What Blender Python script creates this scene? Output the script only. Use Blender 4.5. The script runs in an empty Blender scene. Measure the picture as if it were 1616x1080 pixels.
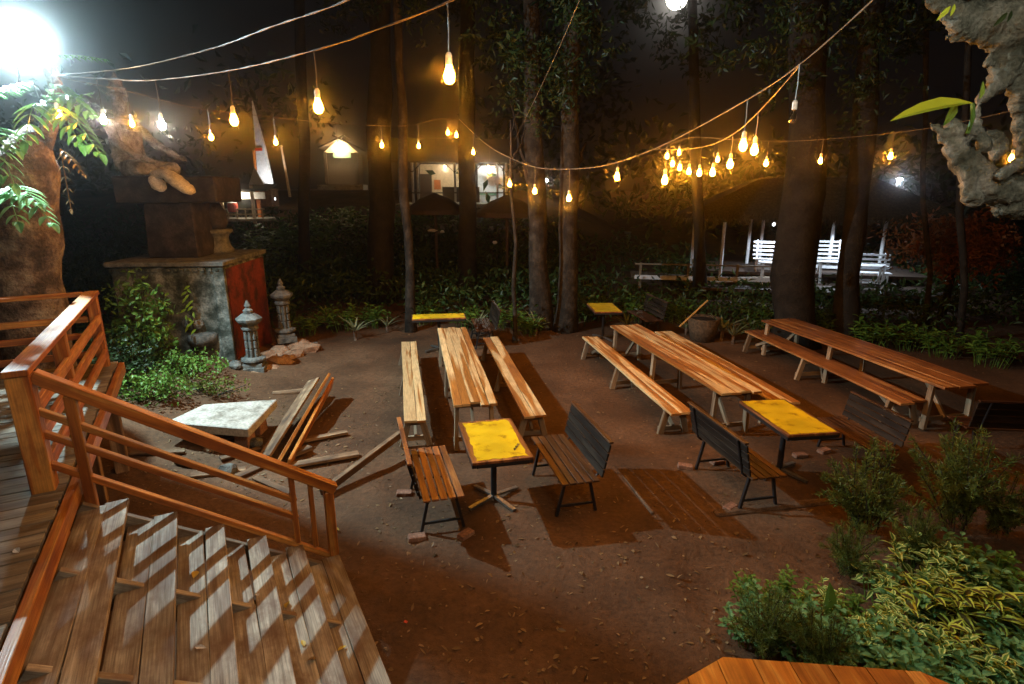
import bpy, math, random
from mathutils import Vector as V, Matrix, noise as NZ, Quaternion
R = math.radians
rnd = random.Random(7)
scene = bpy.context.scene
COL = scene.collection

# ------------------------------------------------------------------ camera
F, CX, CY = 900.0, 808.0, 540.0
TH = R(15.05); ct, st = math.cos(TH), math.sin(TH)
CAM = V((0, 0, 3.5))
cd = bpy.data.cameras.new('camera'); cam = bpy.data.objects.new('camera', cd); COL.objects.link(cam)
cam.location = CAM; cam.rotation_euler = (math.pi / 2 - TH, 0, 0)
cd.sensor_width = 36; cd.lens = F / 1616 * 36; cd.clip_end = 3000; cd.clip_start = 0.05
scene.camera = cam

def ray(px, py):
    a = (px - CX) / F; b = (py - CY) / F
    return V((a, ct - b * st, -st - b * ct))
def G(px, py, z=0.0):
    d = ray(px, py); return CAM + d * ((z - CAM.z) / d.z)
def D(px, py, Y):
    d = ray(px, py); return CAM + d * (Y / d.y)

# ------------------------------------------------------------------ materials
def newmat(name):
    m = bpy.data.materials.new(name); m.use_nodes = True
    nt = m.node_tree; nt.nodes.clear()
    out = nt.nodes.new('ShaderNodeOutputMaterial')
    b = nt.nodes.new('ShaderNodeBsdfPrincipled')
    nt.links.new(b.outputs[0], out.inputs[0])
    return m, nt, b, out
def N(nt, t, **kw):
    n = nt.nodes.new(t)
    for k, v in kw.items():
        if k.startswith('i_'):
            key = k[2:]
            key = int(key) if key.isdigit() else key.replace('_', ' ')
            n.inputs[key].default_value = v
        else: setattr(n, k, v)
    return n
def ramp(nt, stops, interp='LINEAR'):
    n = nt.nodes.new('ShaderNodeValToRGB'); n.color_ramp.interpolation = interp
    el = n.color_ramp.elements
    while len(el) < len(stops): el.new(0.5)
    for e, (p, c) in zip(el, stops): e.position = p; e.color = (*c, 1)
    return n
def mathn(nt, op, a, b=None, c=None):
    n = nt.nodes.new('ShaderNodeMath'); n.operation = op
    for i, x in enumerate((a, b, c)):
        if x is None: continue
        if isinstance(x, (int, float)): n.inputs[i].default_value = x
        else: nt.links.new(x, n.inputs[i])
    return n.outputs[0]
def mixc(nt, fac, a, b, blend='MIX'):
    n = nt.nodes.new('ShaderNodeMix'); n.data_type = 'RGBA'; n.blend_type = blend
    for s, x in ((n.inputs[0], fac), (n.inputs[6], a), (n.inputs[7], b)):
        if isinstance(x, (int, float)): s.default_value = x
        elif isinstance(x, tuple): s.default_value = (*x, 1) if len(x) == 3 else x
        else: nt.links.new(x, s)
    return n.outputs[2]

def wood(name, dark, mid, light, p=(0.38, 0.47, 0.53), rough=0.5, sx=0.55, sy=7.0, dirt=None, dirt_amt=0.0, grain=0.35, spec=0.4):
    m, nt, b, out = newmat(name); L = nt.links.new
    uv = N(nt, 'ShaderNodeUVMap'); at = N(nt, 'ShaderNodeAttribute', attribute_name='rnd')
    sp = N(nt, 'ShaderNodeSeparateXYZ'); L(uv.outputs[0], sp.inputs[0])
    def coord(a, c, k):
        cb = N(nt, 'ShaderNodeCombineXYZ')
        L(mathn(nt, 'MULTIPLY', sp.outputs[0], a), cb.inputs[0]); L(mathn(nt, 'MULTIPLY', sp.outputs[1], c), cb.inputs[1])
        L(mathn(nt, 'MULTIPLY', at.outputs['Fac'], k), cb.inputs[2]); return cb.outputs[0]
    big = N(nt, 'ShaderNodeTexNoise', i_Scale=1.0, i_Detail=2.0, i_Distortion=0.4); L(coord(sx, sy, 41.0), big.inputs['Vector'])
    cr = ramp(nt, [(p[0], dark), (p[1], mid), (p[2], mid), (p[2] + 0.04, light)]); L(big.outputs[0], cr.inputs[0])
    fine = N(nt, 'ShaderNodeTexNoise', i_Scale=1.0, i_Detail=4.0); L(coord(4, 110, 91.0), fine.inputs['Vector'])
    fr = ramp(nt, [(0.3, (1 - grain,) * 3), (0.65, (1.0,) * 3)]); L(fine.outputs[0], fr.inputs[0])
    c = mixc(nt, 1.0, cr.outputs[0], fr.outputs[0], 'MULTIPLY')
    pr = ramp(nt, [(0, (0.7, 0.7, 0.7)), (1, (1.1, 1.1, 1.1))]); L(at.outputs['Fac'], pr.inputs[0])
    c = mixc(nt, 1.0, c, pr.outputs[0], 'MULTIPLY')
    if dirt:
        dn = N(nt, 'ShaderNodeTexNoise', i_Scale=3.5, i_Detail=6.0, i_Roughness=0.65); L(coord(1, 1.6, 13.0), dn.inputs['Vector'])
        dr = ramp(nt, [(0.42, (0,) * 3), (0.66, (dirt_amt,) * 3)]); L(dn.outputs[0], dr.inputs[0])
        c = mixc(nt, dr.outputs[0], c, dirt)
    L(c, b.inputs['Base Color'])
    rr = ramp(nt, [(0.3, (rough + 0.2,) * 3), (0.7, (rough,) * 3)]); L(fine.outputs[0], rr.inputs[0]); L(rr.outputs[0], b.inputs['Roughness'])
    b.inputs['Specular IOR Level'].default_value = spec
    bp = N(nt, 'ShaderNodeBump', i_Strength=0.35, i_Distance=0.004); L(fine.outputs[0], bp.inputs['Height']); L(bp.outputs[0], b.inputs['Normal'])
    return m

def rough_mat(name, c1, c2, c3=None, scale=4.0, rough=0.85, bump=0.5, dist=0.03, detail=8.0, stops=(0.35, 0.5, 0.68), spec=0.3, fine=None, metallic=0.0):
    m, nt, b, out = newmat(name); L = nt.links.new
    tc = N(nt, 'ShaderNodeTexCoord')
    n1 = N(nt, 'ShaderNodeTexNoise', i_Scale=scale, i_Detail=detail, i_Roughness=0.62); L(tc.outputs['Object'], n1.inputs['Vector'])
    cr = ramp(nt, [(stops[0], c1), (stops[1], c2), (stops[2], c3 or c2)]); L(n1.outputs[0], cr.inputs[0])
    c = cr.outputs[0]
    n2 = N(nt, 'ShaderNodeTexNoise', i_Scale=fine or scale * 9, i_Detail=5.0); L(tc.outputs['Object'], n2.inputs['Vector'])
    fr = ramp(nt, [(0.3, (0.6,) * 3), (0.7, (1.15,) * 3)]); L(n2.outputs[0], fr.inputs[0])
    c = mixc(nt, 1.0, c, fr.outputs[0], 'MULTIPLY'); L(c, b.inputs['Base Color'])
    b.inputs['Roughness'].default_value = rough; b.inputs['Specular IOR Level'].default_value = spec; b.inputs['Metallic'].default_value = metallic
    h = mathn(nt, 'ADD', n1.outputs[0], mathn(nt, 'MULTIPLY', n2.outputs[0], 0.35))
    bp = N(nt, 'ShaderNodeBump', i_Strength=bump, i_Distance=dist); L(h, bp.inputs['Height']); L(bp.outputs[0], b.inputs['Normal'])
    return m

def leafmat(name, a, c, edge=None, rough=0.45, trans=0.25):
    m, nt, b, out = newmat(name); L = nt.links.new
    at = N(nt, 'ShaderNodeAttribute', attribute_name='rnd')
    cr = ramp(nt, [(0.0, a), (1.0, c)]); L(at.outputs['Fac'], cr.inputs[0]); col = cr.outputs[0]
    if edge:
        uv = N(nt, 'ShaderNodeUVMap'); sp = N(nt, 'ShaderNodeSeparateXYZ'); L(uv.outputs[0], sp.inputs[0])
        nz = N(nt, 'ShaderNodeTexNoise', i_Scale=7.0); L(uv.outputs[0], nz.inputs['Vector'])
        e = mathn(nt, 'ADD', mathn(nt, 'ABSOLUTE', mathn(nt, 'SUBTRACT', sp.outputs[1], 0.5)), mathn(nt, 'MULTIPLY', nz.outputs[0], 0.22))
        er = ramp(nt, [(0.33, (0,) * 3), (0.40, (1,) * 3)]); L(e, er.inputs[0])
        col = mixc(nt, er.outputs[0], col, edge)
    L(col, b.inputs['Base Color']); b.inputs['Roughness'].default_value = rough; b.inputs['Specular IOR Level'].default_value = 0.25
    tr = N(nt, 'ShaderNodeBsdfTranslucent'); L(col, tr.inputs[0])
    mx = N(nt, 'ShaderNodeMixShader', i_0=trans); L(b.outputs[0], mx.inputs[1]); L(tr.outputs[0], mx.inputs[2]); L(mx.outputs[0], out.inputs[0])
    return m

def plain(name, c, rough=0.5, metallic=0.0, spec=0.5):
    return rough_mat(name, tuple(x * 0.8 for x in c), c, tuple(min(1, x * 1.12) for x in c), scale=6, rough=rough, bump=0.15, dist=0.004, metallic=metallic, spec=spec)
def emit(name, c, s):
    m = bpy.data.materials.new(name); m.use_nodes = True; nt = m.node_tree; nt.nodes.clear()
    out = nt.nodes.new('ShaderNodeOutputMaterial'); e = nt.nodes.new('ShaderNodeEmission')
    e.inputs[0].default_value = (*c, 1); e.inputs[1].default_value = s; nt.links.new(e.outputs[0], out.inputs[0]); return m

AMBER = (1.0, 0.35, 0.02)
BULB_S = 790.0
M = dict(
    table=wood('two_tone_timber', (0.34, 0.13, 0.03), (0.48, 0.20, 0.04), (0.88, 0.66, 0.34), p=(0.33, 0.43, 0.465), rough=0.42, sx=0.34, sy=5.0, dirt=(0.16, 0.07, 0.025), dirt_amt=0.3, grain=0.45),
    table_red=wood('red_brown_timber', (0.22, 0.075, 0.02), (0.42, 0.17, 0.05), (0.62, 0.32, 0.11), p=(0.36, 0.46, 0.56), rough=0.42, sx=0.35, sy=10, dirt=(0.1, 0.035, 0.015), dirt_amt=0.6, grain=0.45),
    legs=wood('pale_rough_timber', (0.22, 0.15, 0.09), (0.34, 0.25, 0.16), (0.45, 0.34, 0.22), rough=0.75),
    rail=wood('orange_varnished_timber', (0.36, 0.10, 0.015), (0.56, 0.19, 0.03), (0.68, 0.31, 0.07), rough=0.36, sx=0.8, sy=12, spec=0.5, dirt=(0.12, 0.035, 0.01), dirt_amt=0.6),
    stair=wood('weathered_grey_timber', (0.22, 0.165, 0.115), (0.36, 0.305, 0.225), (0.47, 0.41, 0.31), rough=0.65, sx=0.9, sy=9, dirt=(0.13, 0.075, 0.045), dirt_amt=0.9, grain=0.5),
    deck=wood('grey_deck_timber', (0.15, 0.12, 0.085), (0.25, 0.205, 0.145), (0.33, 0.28, 0.2), rough=0.7, dirt=(0.09, 0.06, 0.04), dirt_amt=0.6),
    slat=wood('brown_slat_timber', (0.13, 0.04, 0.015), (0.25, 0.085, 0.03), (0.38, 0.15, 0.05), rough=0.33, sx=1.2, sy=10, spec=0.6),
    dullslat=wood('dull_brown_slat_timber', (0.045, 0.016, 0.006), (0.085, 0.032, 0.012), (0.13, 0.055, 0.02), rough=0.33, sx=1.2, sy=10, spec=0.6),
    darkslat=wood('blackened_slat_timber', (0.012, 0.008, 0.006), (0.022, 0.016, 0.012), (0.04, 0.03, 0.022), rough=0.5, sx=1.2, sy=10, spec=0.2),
    pallet=wood('old_plank_timber', (0.12, 0.07, 0.04), (0.25, 0.15, 0.08), (0.42, 0.28, 0.16), rough=0.75, dirt=(0.05, 0.03, 0.02), dirt_amt=0.8),
    metal=plain('black_painted_steel', (0.018, 0.018, 0.02), rough=0.4), zinc=plain('dull_zinc', (0.25, 0.24, 0.22), rough=0.4, metallic=0.7),
    yellow=rough_mat('yellow_table_paint', (0.36, 0.21, 0.012), (0.80, 0.59, 0.01), (0.83, 0.66, 0.03), scale=6, rough=0.45, bump=0.15, dist=0.002, stops=(0.3, 0.44, 0.7), fine=1.7),
    bark=rough_mat('grey_brown_bark', (0.009, 0.007, 0.005), (0.025, 0.019, 0.013), (0.065, 0.052, 0.038), scale=5, bump=1.0, dist=0.05),
    darkbark=rough_mat('dark_bark', (0.007, 0.006, 0.004), (0.015, 0.012, 0.009), (0.03, 0.024, 0.017), scale=4, bump=1.0, dist=0.05),
    palebark=rough_mat('lichen_bark', (0.07, 0.05, 0.035), (0.17, 0.12, 0.09), (0.30, 0.25, 0.19), scale=3.5, bump=1.0, dist=0.09, stops=(0.4, 0.5, 0.62)),
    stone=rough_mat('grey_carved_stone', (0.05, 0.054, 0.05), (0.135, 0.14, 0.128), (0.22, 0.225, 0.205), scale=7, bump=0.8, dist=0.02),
    darkstone=rough_mat('shade_dark_stone', (0.012, 0.010, 0.009), (0.03, 0.025, 0.022), (0.07, 0.056, 0.047), scale=4, bump=0.8, dist=0.02),  # shade on the throne and upper block is put into this dark colour
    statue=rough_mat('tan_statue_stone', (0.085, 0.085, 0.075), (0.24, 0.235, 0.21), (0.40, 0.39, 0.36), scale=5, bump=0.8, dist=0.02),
    palestone=rough_mat('pale_carved_stone', (0.34, 0.33, 0.29), (0.55, 0.53, 0.48), (0.68, 0.66, 0.62), scale=5, bump=0.8, dist=0.02),
    moss=rough_mat('mossy_plaster', (0.02, 0.026, 0.018), (0.08, 0.092, 0.075), (0.4, 0.42, 0.38), scale=3.2, bump=0.9, dist=0.03, stops=(0.36, 0.48, 0.68)),
    redpaint=rough_mat('peeling_red_paint', (0.05, 0.02, 0.014), (0.17, 0.035, 0.02), (0.27, 0.05, 0.028), scale=2.6, bump=0.6, dist=0.02, stops=(0.36, 0.5, 0.7)),
    concrete=rough_mat('stained_concrete', (0.2, 0.18, 0.14), (0.42, 0.40, 0.35), (0.52, 0.50, 0.44), scale=3.5, bump=0.4, dist=0.01, stops=(0.33, 0.46, 0.7)),
    rubble=rough_mat('ochre_rubble', (0.16, 0.09, 0.05), (0.33, 0.2, 0.12), (0.45, 0.32, 0.22), scale=4, bump=1.0, dist=0.04),
    darkearth=rough_mat('packed_earth', (0.08, 0.045, 0.025), (0.14, 0.085, 0.05), (0.2, 0.13, 0.085), scale=8, bump=1.0, dist=0.02),
    brick=rough_mat('worn_brick', (0.18, 0.09, 0.06), (0.32, 0.17, 0.11), (0.42, 0.26, 0.18), scale=6, bump=0.6, dist=0.01),
    cable=plain('tan_cable', (0.2, 0.155, 0.11), rough=0.4), drop=plain('dark_flex', (0.12, 0.1, 0.08), rough=0.4),
    socket=plain('white_socket', (0.75, 0.70, 0.62), rough=0.35), white=plain('white_paint', (0.72, 0.74, 0.78), rough=0.45),
    cream=plain('cream_wall', (0.68, 0.56, 0.4), rough=0.7), orange=plain('orange_wall', (0.55, 0.16, 0.03), rough=0.6), redplastic=plain('red_plastic', (0.6, 0.06, 0.03), rough=0.4),
    roof=plain('dark_roof_tile', (0.05, 0.035, 0.03), rough=0.8), thatch=rough_mat('dry_thatch', (0.02, 0.015, 0.01), (0.045, 0.035, 0.022), (0.09, 0.07, 0.045), scale=14, bump=1, dist=0.04),
    darkwood=plain('dark_timber', (0.06, 0.035, 0.022), rough=0.7), green=plain('green_board', (0.2, 0.42, 0.3), rough=0.5),
    drift=rough_mat('grey_driftwood', (0.03, 0.034, 0.022), (0.115, 0.12, 0.095), (0.27, 0.265, 0.23), scale=5.5, bump=1.0, dist=0.05, stops=(0.36, 0.52, 0.7)),
    basket=rough_mat('woven_basket', (0.05, 0.035, 0.02), (0.11, 0.075, 0.045), (0.16, 0.11, 0.07), scale=18, bump=1, dist=0.02),
    bamboo=plain('yellow_bamboo', (0.5, 0.3, 0.09), rough=0.4),
    amber=emit('amber_bulb_glow', AMBER, BULB_S), amber_dim=emit('dim_amber_bulb_glow', AMBER, BULB_S * 0.5), whitebulb=emit('white_bulb_glow', (1.0, 0.90, 0.74), BULB_S * 1.15),
    flood=emit('flood_lens_glow', (0.75, 0.93, 1.0), 60), moon=emit('moon_glow', (1.0, 0.94, 0.82), 14), dimlamp=emit('shielded_lamp_glow', (0.9, 0.95, 1.0), 4), fillbulb=emit('fill_bulb_glow', (1.0, 0.92, 0.74), 1900), coldlamp=emit('cold_lamp_glow', (0.7, 0.85, 1.0), 60), warmlamp=emit('warm_lamp_glow', (1.0, 0.78, 0.42), 40),
    leaf_dark=leafmat('dark_green_leaf', (0.006, 0.016, 0.004), (0.028, 0.05, 0.013)),
    leaf_under=leafmat('undergrowth_leaf', (0.014, 0.034, 0.008), (0.06, 0.10, 0.025)),
    leaf_mid=leafmat('mid_green_leaf', (0.05, 0.12, 0.018), (0.16, 0.29, 0.05)),
    leaf_fern=leafmat('fern_leaf', (0.04, 0.12, 0.02), (0.10, 0.24, 0.045), rough=0.35),
    leaf_feather=leafmat('feathery_leaf', (0.05, 0.085, 0.015), (0.16, 0.19, 0.035)),
    leaf_bluish=leafmat('blue_green_leaf', (0.06, 0.17, 0.06), (0.19, 0.37, 0.15)),
    leaf_pale=leafmat('variegated_leaf', (0.08, 0.19, 0.04), (0.17, 0.30, 0.07), edge=(0.58, 0.68, 0.22)),
    leaf_yellowedge=leafmat('yellow_edged_leaf', (0.045, 0.045, 0.015), (0.09, 0.075, 0.025), edge=(0.46, 0.56, 0.08)),
    leaf_red=leafmat('reddish_leaf', (0.13, 0.04, 0.015), (0.27, 0.10, 0.035)),
    leaf_strap=leafmat('pale_strap_leaf', (0.10, 0.13, 0.06), (0.30, 0.33, 0.2)),
    leaf_lime=leafmat('lime_leaf', (0.22, 0.36, 0.03), (0.3, 0.44, 0.04), trans=0.35),
    dry=leafmat('dry_leaf', (0.09, 0.055, 0.025), (0.30, 0.2, 0.1)), yleaf=leafmat('yellow_fallen_leaf', (0.45, 0.3, 0.03), (0.65, 0.47, 0.09)),
    paper=plain('white_paper', (0.75, 0.75, 0.75), rough=0.6), blue=plain('blue_print', (0.08, 0.18, 0.5)), pink=plain('red_print', (0.6, 0.06, 0.05)),
)
def glass_mat():
    m, nt, b, out = newmat('clear_glass')
    b.inputs['Base Color'].default_value = (1, 0.93, 0.8, 1); b.inputs['Roughness'].default_value = 0.03
    b.inputs['Transmission Weight'].default_value = 1.0; b.inputs['IOR'].default_value = 1.3; return m
M['glass'] = glass_mat()

# ------------------------------------------------------------------ mesh builder
class MB:
    def __init__(s): s.v = []; s.f = []; s.r = []; s.uv = []
    def add(s, vs, fs, r=None, uvs=None):
        o = len(s.v); r = rnd.random() if r is None else r
        s.v += [tuple(p) for p in vs]
        for i, f in enumerate(fs):
            s.f.append(tuple(o + k for k in f)); s.r.append(r)
            s.uv.append(uvs[i] if uvs else [(vs[k][0], vs[k][1]) for k in f])
    def box(s, c, size, rot=None, r=None, bev=0.0, taper=1.0):
        hx, hy, hz = (x / 2 for x in size); c = V(c); axis = max(range(3), key=lambda i: size[i])
        loc = [V((x, y, z)) for z in (-hz, hz) for y in (-hy, hy) for x in (-hx, hx)]
        if taper != 1.0:
            for p in loc[4:]: p.x *= taper; p.y *= taper
        fs = [(0, 2, 3, 1), (4, 5, 7, 6), (0, 1, 5, 4), (2, 6, 7, 3), (0, 4, 6, 2), (1, 3, 7, 5)]
        o = [a for a in range(3) if a != axis]; uvs = []
        for f in fs:
            ext = [max(abs(loc[f[i]][a] - loc[f[0]][a]) for i in range(4)) for a in o]
            ac = o[0] if ext[0] >= ext[1] else o[1]
            uvs.append([(loc[k][axis], loc[k][ac] + (0.37 if ac == o[1] else 0)) for k in f])
        vs = [c + (rot @ p if rot is not None else p) for p in loc]
        s.add(vs, fs, r, uvs)
    def bar(s, p0, p1, w, h, up=V((0, 0, 1)), r=None):
        p0, p1 = V(p0), V(p1); d = p1 - p0; L = d.length; d.normalize()
        if abs(d.dot(up)) > 0.98: up = V((0, 1, 0))
        x = d.cross(up).normalized(); z = x.cross(d)
        rot = Matrix((x, d, z)).transposed()
        s.box((p0 + p1) / 2, (w, L, h), rot, r)
    def tube(s, pts, rad, n=8, r=None, caps=True, wob=0.0, seed=0.0):
        pts = [V(p) for p in pts]; m = len(pts)
        rad = [rad] * m if isinstance(rad, (int, float)) else rad
        ref = V((0.3, 0.9, 0.1)).normalized(); vs = []; run = 0; ln = []
        for i, p in enumerate(pts):
            t = (pts[min(i + 1, m - 1)] - pts[max(i - 1, 0)]).normalized()
            if i: run += (p - pts[i - 1]).length
            ln.append(run)
            rf = ref if abs(t.dot(ref)) < 0.95 else V((1, 0, 0))
            a = t.cross(rf).normalized(); b = t.cross(a)
            for k in range(n):
                th = 2 * math.pi * k / n; q = a * math.cos(th) + b * math.sin(th)
                rr = rad[i] * (1 + (wob * NZ.noise((p + q * rad[i]) * 2.2 + V((seed, 0, seed))) if wob else 0))
                vs.append(p + q * rr)
        fs = []; uvs = []
        for i in range(m - 1):
            for k in range(n):
                k2 = (k + 1) % n; fs.append((i * n + k, i * n + k2, (i + 1) * n + k2, (i + 1) * n + k))
                u0, u1 = k / n * 6.28 * rad[i], (k + 1) / n * 6.28 * rad[i]
                uvs.append([(ln[i], u0), (ln[i], u1), (ln[i + 1], u1), (ln[i + 1], u0)])
        if caps:
            fs.append(tuple(range(n))[::-1]); uvs.append([(0, 0)] * n)
            fs.append(tuple((m - 1) * n + k for k in range(n))); uvs.append([(0, 0)] * n)
        s.add(vs, fs, r, uvs)
    def lathe(s, prof, n=16, c=(0, 0, 0), r=None, sq=False):
        c = V(c); vs = []
        for (rr, z) in prof:
            for k in range(n):
                a = 2 * math.pi * (k + (0.5 if sq else 0)) / n; vs.append(c + V((rr * math.cos(a), rr * math.sin(a), z)))
        fs = []
        for i in range(len(prof) - 1):
            for k in range(n):
                k2 = (k + 1) % n; fs.append((i * n + k, i * n + k2, (i + 1) * n + k2, (i + 1) * n + k))
        fs.append(tuple(range(n))[::-1]); fs.append(tuple((len(prof) - 1) * n + k for k in range(n)))
        s.add(vs, fs, r)
    def prism(s, poly, z0, z1, r=None):
        n = len(poly); vs = [V((x, y, z0)) for x, y in poly] + [V((x, y, z1)) for x, y in poly]
        fs = [tuple(range(n))[::-1], tuple(range(n, 2 * n))] + [(i, (i + 1) % n, n + (i + 1) % n, n + i) for i in range(n)]
        s.add(vs, fs, r)
    def leaf(s, p, d, nrm, L, W, bend=0.15, r=None, seg=2):
        # a folded, bent leaf: two rows of faces each side of a midrib
        p = V(p); d = V(d).normalized(); side = d.cross(nrm)
        if side.length < 1e-4: side = d.cross(V((0.3, 0.5, 0.8)))
        side.normalize(); up = side.cross(d)
        r = rnd.random() if r is None else r
        if seg == 1:
            vs = [p, p + d * L * 0.5 + side * W * 0.5 + up * W * 0.12, p + d * L - up * bend * L, p + d * L * 0.5 - side * W * 0.5 + up * W * 0.12]
            s.add(vs, [(0, 1, 2, 3)], r, [[(0, 0.5), (0.5, 1), (1, 0.5), (0.5, 0)]]); return
        prof = [(0, 0.04), (0.3, 0.85), (0.6, 0.9), (1.0, 0.02)] if seg == 2 else [(0, 0.1), (0.15, 0.6), (0.35, 1), (0.6, 0.85), (0.82, 0.5), (1, 0.02)]
        vs = []; uvv = []
        for t, w in prof:
            c = p + d * (L * t) - up * (bend * L * t * t)
            vs += [c + side * W * 0.5 * w + up * W * 0.16 * w, c, c - side * W * 0.5 * w + up * W * 0.16 * w]
            uvv += [(t, 0.5 + 0.5), (t, 0.5), (t, 0)]
        fs = []; uvs = []
        for i in range(len(prof) - 1):
            a = i * 3
            for q in ((a, a + 1, a + 4, a + 3), (a + 1, a + 2, a + 5, a + 4)):
                fs.append(q); uvs.append([uvv[k] for k in q])
        s.add(vs, fs, r, uvs)
    def build(s, name, mat, parent=None, smooth=False, bevel=0.0):
        me = bpy.data.meshes.new(name); me.from_pydata(s.v, [], s.f)
        ul = me.uv_layers.new(name='UVMap'); i = 0
        flat = [c for f in s.uv for uv in f for c in uv]; ul.data.foreach_set('uv', flat)
        at = me.attributes.new('rnd', 'FLOAT', 'FACE'); at.data.foreach_set('value', s.r)
        if mat is not None: me.materials.append(M[mat] if isinstance(mat, str) else mat)
        if smooth: me.polygons.foreach_set('use_smooth', [True] * len(me.polygons))
        me.update()
        o = bpy.data.objects.new(name, me); COL.objects.link(o)
        if parent: o.parent = parent
        if bevel:
            b = o.modifiers.new('bevel', 'BEVEL'); b.width = bevel; b.segments = 1; b.limit_method = 'ANGLE'
        return o

def tag(o, label=None, cat=None, group=None, kind=None):
    if label: o['label'] = label
    if cat: o['category'] = cat
    if group: o['group'] = group
    if kind: o['kind'] = kind
    return o
def thing(name, label, cat, loc=(0, 0, 0), rz=0.0, group=None):
    o = bpy.data.objects.new(name, None); COL.objects.link(o); o.empty_display_size = 0.1
    o.location = loc; o.rotation_euler = (0, 0, rz); return tag(o, label, cat, group)
def copy_tree(o, parent=None):
    kids = [c for c in bpy.data.objects if c.parent == o]
    c = o.copy(); COL.objects.link(c)
    if parent: c.parent = parent
    for k in kids: copy_tree(k, c)
    return c
def put(proto, used, loc, rz, label, scale=None):
    o = proto if not used else copy_tree(proto)
    o.location = loc; o.rotation_euler = (0, 0, rz); o['label'] = label
    if scale: o.scale = scale if isinstance(scale, (tuple, list)) else (scale,) * 3
    return o
def rdir(): 
    while True:
        d = V((rnd.uniform(-1, 1), rnd.uniform(-1, 1), rnd.uniform(-1, 1)))
        if 0.05 < d.length < 1: return d.normalized()
def sm(a, b, x):
    t = min(1, max(0, (x - a) / (b - a))); return t * t * (3 - 2 * t)

# ------------------------------------------------------------------ ground
def gz(x, y):
    z = sm(19, 46, y) * 3.3 * (1 - sm(1, 11, x))
    z += 0.45 * sm(-3.6, -6.5, x) * sm(6.5, 8, y) * sm(13.5, 10.5, y)      # overgrown bank by the pedestal
    z += 0.05 * NZ.noise(V((x * 0.35, y * 0.35, 2))) + 0.018 * NZ.noise(V((x * 1.7, y * 1.7, 5))) + 0.012 * NZ.noise(V((x * 3.4, y * 3.4, 1))) + 0.008 * NZ.noise(V((x * 6, y * 6, 8)))
    z -= 0.06 * sm(4.9, 4.75, y - 0.10 * x) * sm(1.4, 1.8, x) * sm(3.9, 3.5, x)
    return z
def ground():
    xs = [-900, -300, -120, -60, -38]; x = -26.0
    while x < 26: xs.append(x); x += 0.09 if -4.2 < x < 6.2 else (0.22 if -9 < x < 10 else 1.0)
    xs += [26, 38, 60, 120, 300, 900]
    ys = [-60, -15, -4]; y = 0.0
    while y < 60: ys.append(y); y += 0.09 if 2.6 < y < 8.5 else (0.2 if y < 17 else 1.2)
    ys += [60, 80, 140, 300, 900]
    mb = MB(); nx = len(xs)
    vs = [(x, y, gz(x, y)) for y in ys for x in xs]
    fs = [(j * nx + i, j * nx + i + 1, (j + 1) * nx + i + 1, (j + 1) * nx + i) for j in range(len(ys) - 1) for i in range(nx - 1)]
    mb.add(vs, fs, 0.5)
    m, nt, b, out = newmat('trodden_earth'); L = nt.links.new
    tc = N(nt, 'ShaderNodeTexCoord')
    n1 = N(nt, 'ShaderNodeTexNoise', i_Scale=0.55, i_Detail=7.0, i_Roughness=0.6); L(tc.outputs['Object'], n1.inputs['Vector'])
    cr = ramp(nt, [(0.32, (0.052, 0.026, 0.012)), (0.48, (0.10, 0.051, 0.024)), (0.66, (0.16, 0.088, 0.046))]); L(n1.outputs[0], cr.inputs[0])
    n2 = N(nt, 'ShaderNodeTexNoise', i_Scale=16.0, i_Detail=8.0, i_Roughness=0.7); L(tc.outputs['Object'], n2.inputs['Vector'])
    r2 = ramp(nt, [(0.3, (0.55,) * 3), (0.7, (1.25,) * 3)]); L(n2.outputs[0], r2.inputs[0])
    c = mixc(nt, 1.0, cr.outputs[0], r2.outputs[0], 'MULTIPLY')
    vo = N(nt, 'ShaderNodeTexVoronoi', i_Scale=26.0); L(tc.outputs['Object'], vo.inputs['Vector'])
    r3 = ramp(nt, [(0.05, (1,) * 3), (0.13, (0,) * 3)]); L(vo.outputs['Distance'], r3.inputs[0])
    n3 = N(nt, 'ShaderNodeTexNoise', i_Scale=5.0); L(tc.outputs['Object'], n3.inputs['Vector'])
    r4 = ramp(nt, [(0.55, (0,) * 3), (0.66, (0.7,) * 3)]); L(n3.outputs[0], r4.inputs[0])
    c = mixc(nt, mathn(nt, 'MULTIPLY', r3.outputs[0], r4.outputs[0]), c, (0.26, 0.19, 0.13))
    L(c, b.inputs['Base Color']); b.inputs['Roughness'].default_value = 0.85; b.inputs['Specular IOR Level'].default_value = 0.3
    h = mathn(nt, 'ADD', n2.outputs[0], mathn(nt, 'MULTIPLY', r3.outputs[0], 0.3))
    bp = N(nt, 'ShaderNodeBump', i_Strength=0.8, i_Distance=0.03); L(h, bp.inputs['Height']); L(bp.outputs[0], b.inputs['Normal'])
    o = mb.build('ground', m, smooth=True); tag(o, 'bare trodden brown earth of the clearing', kind='structure')
ground()

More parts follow.
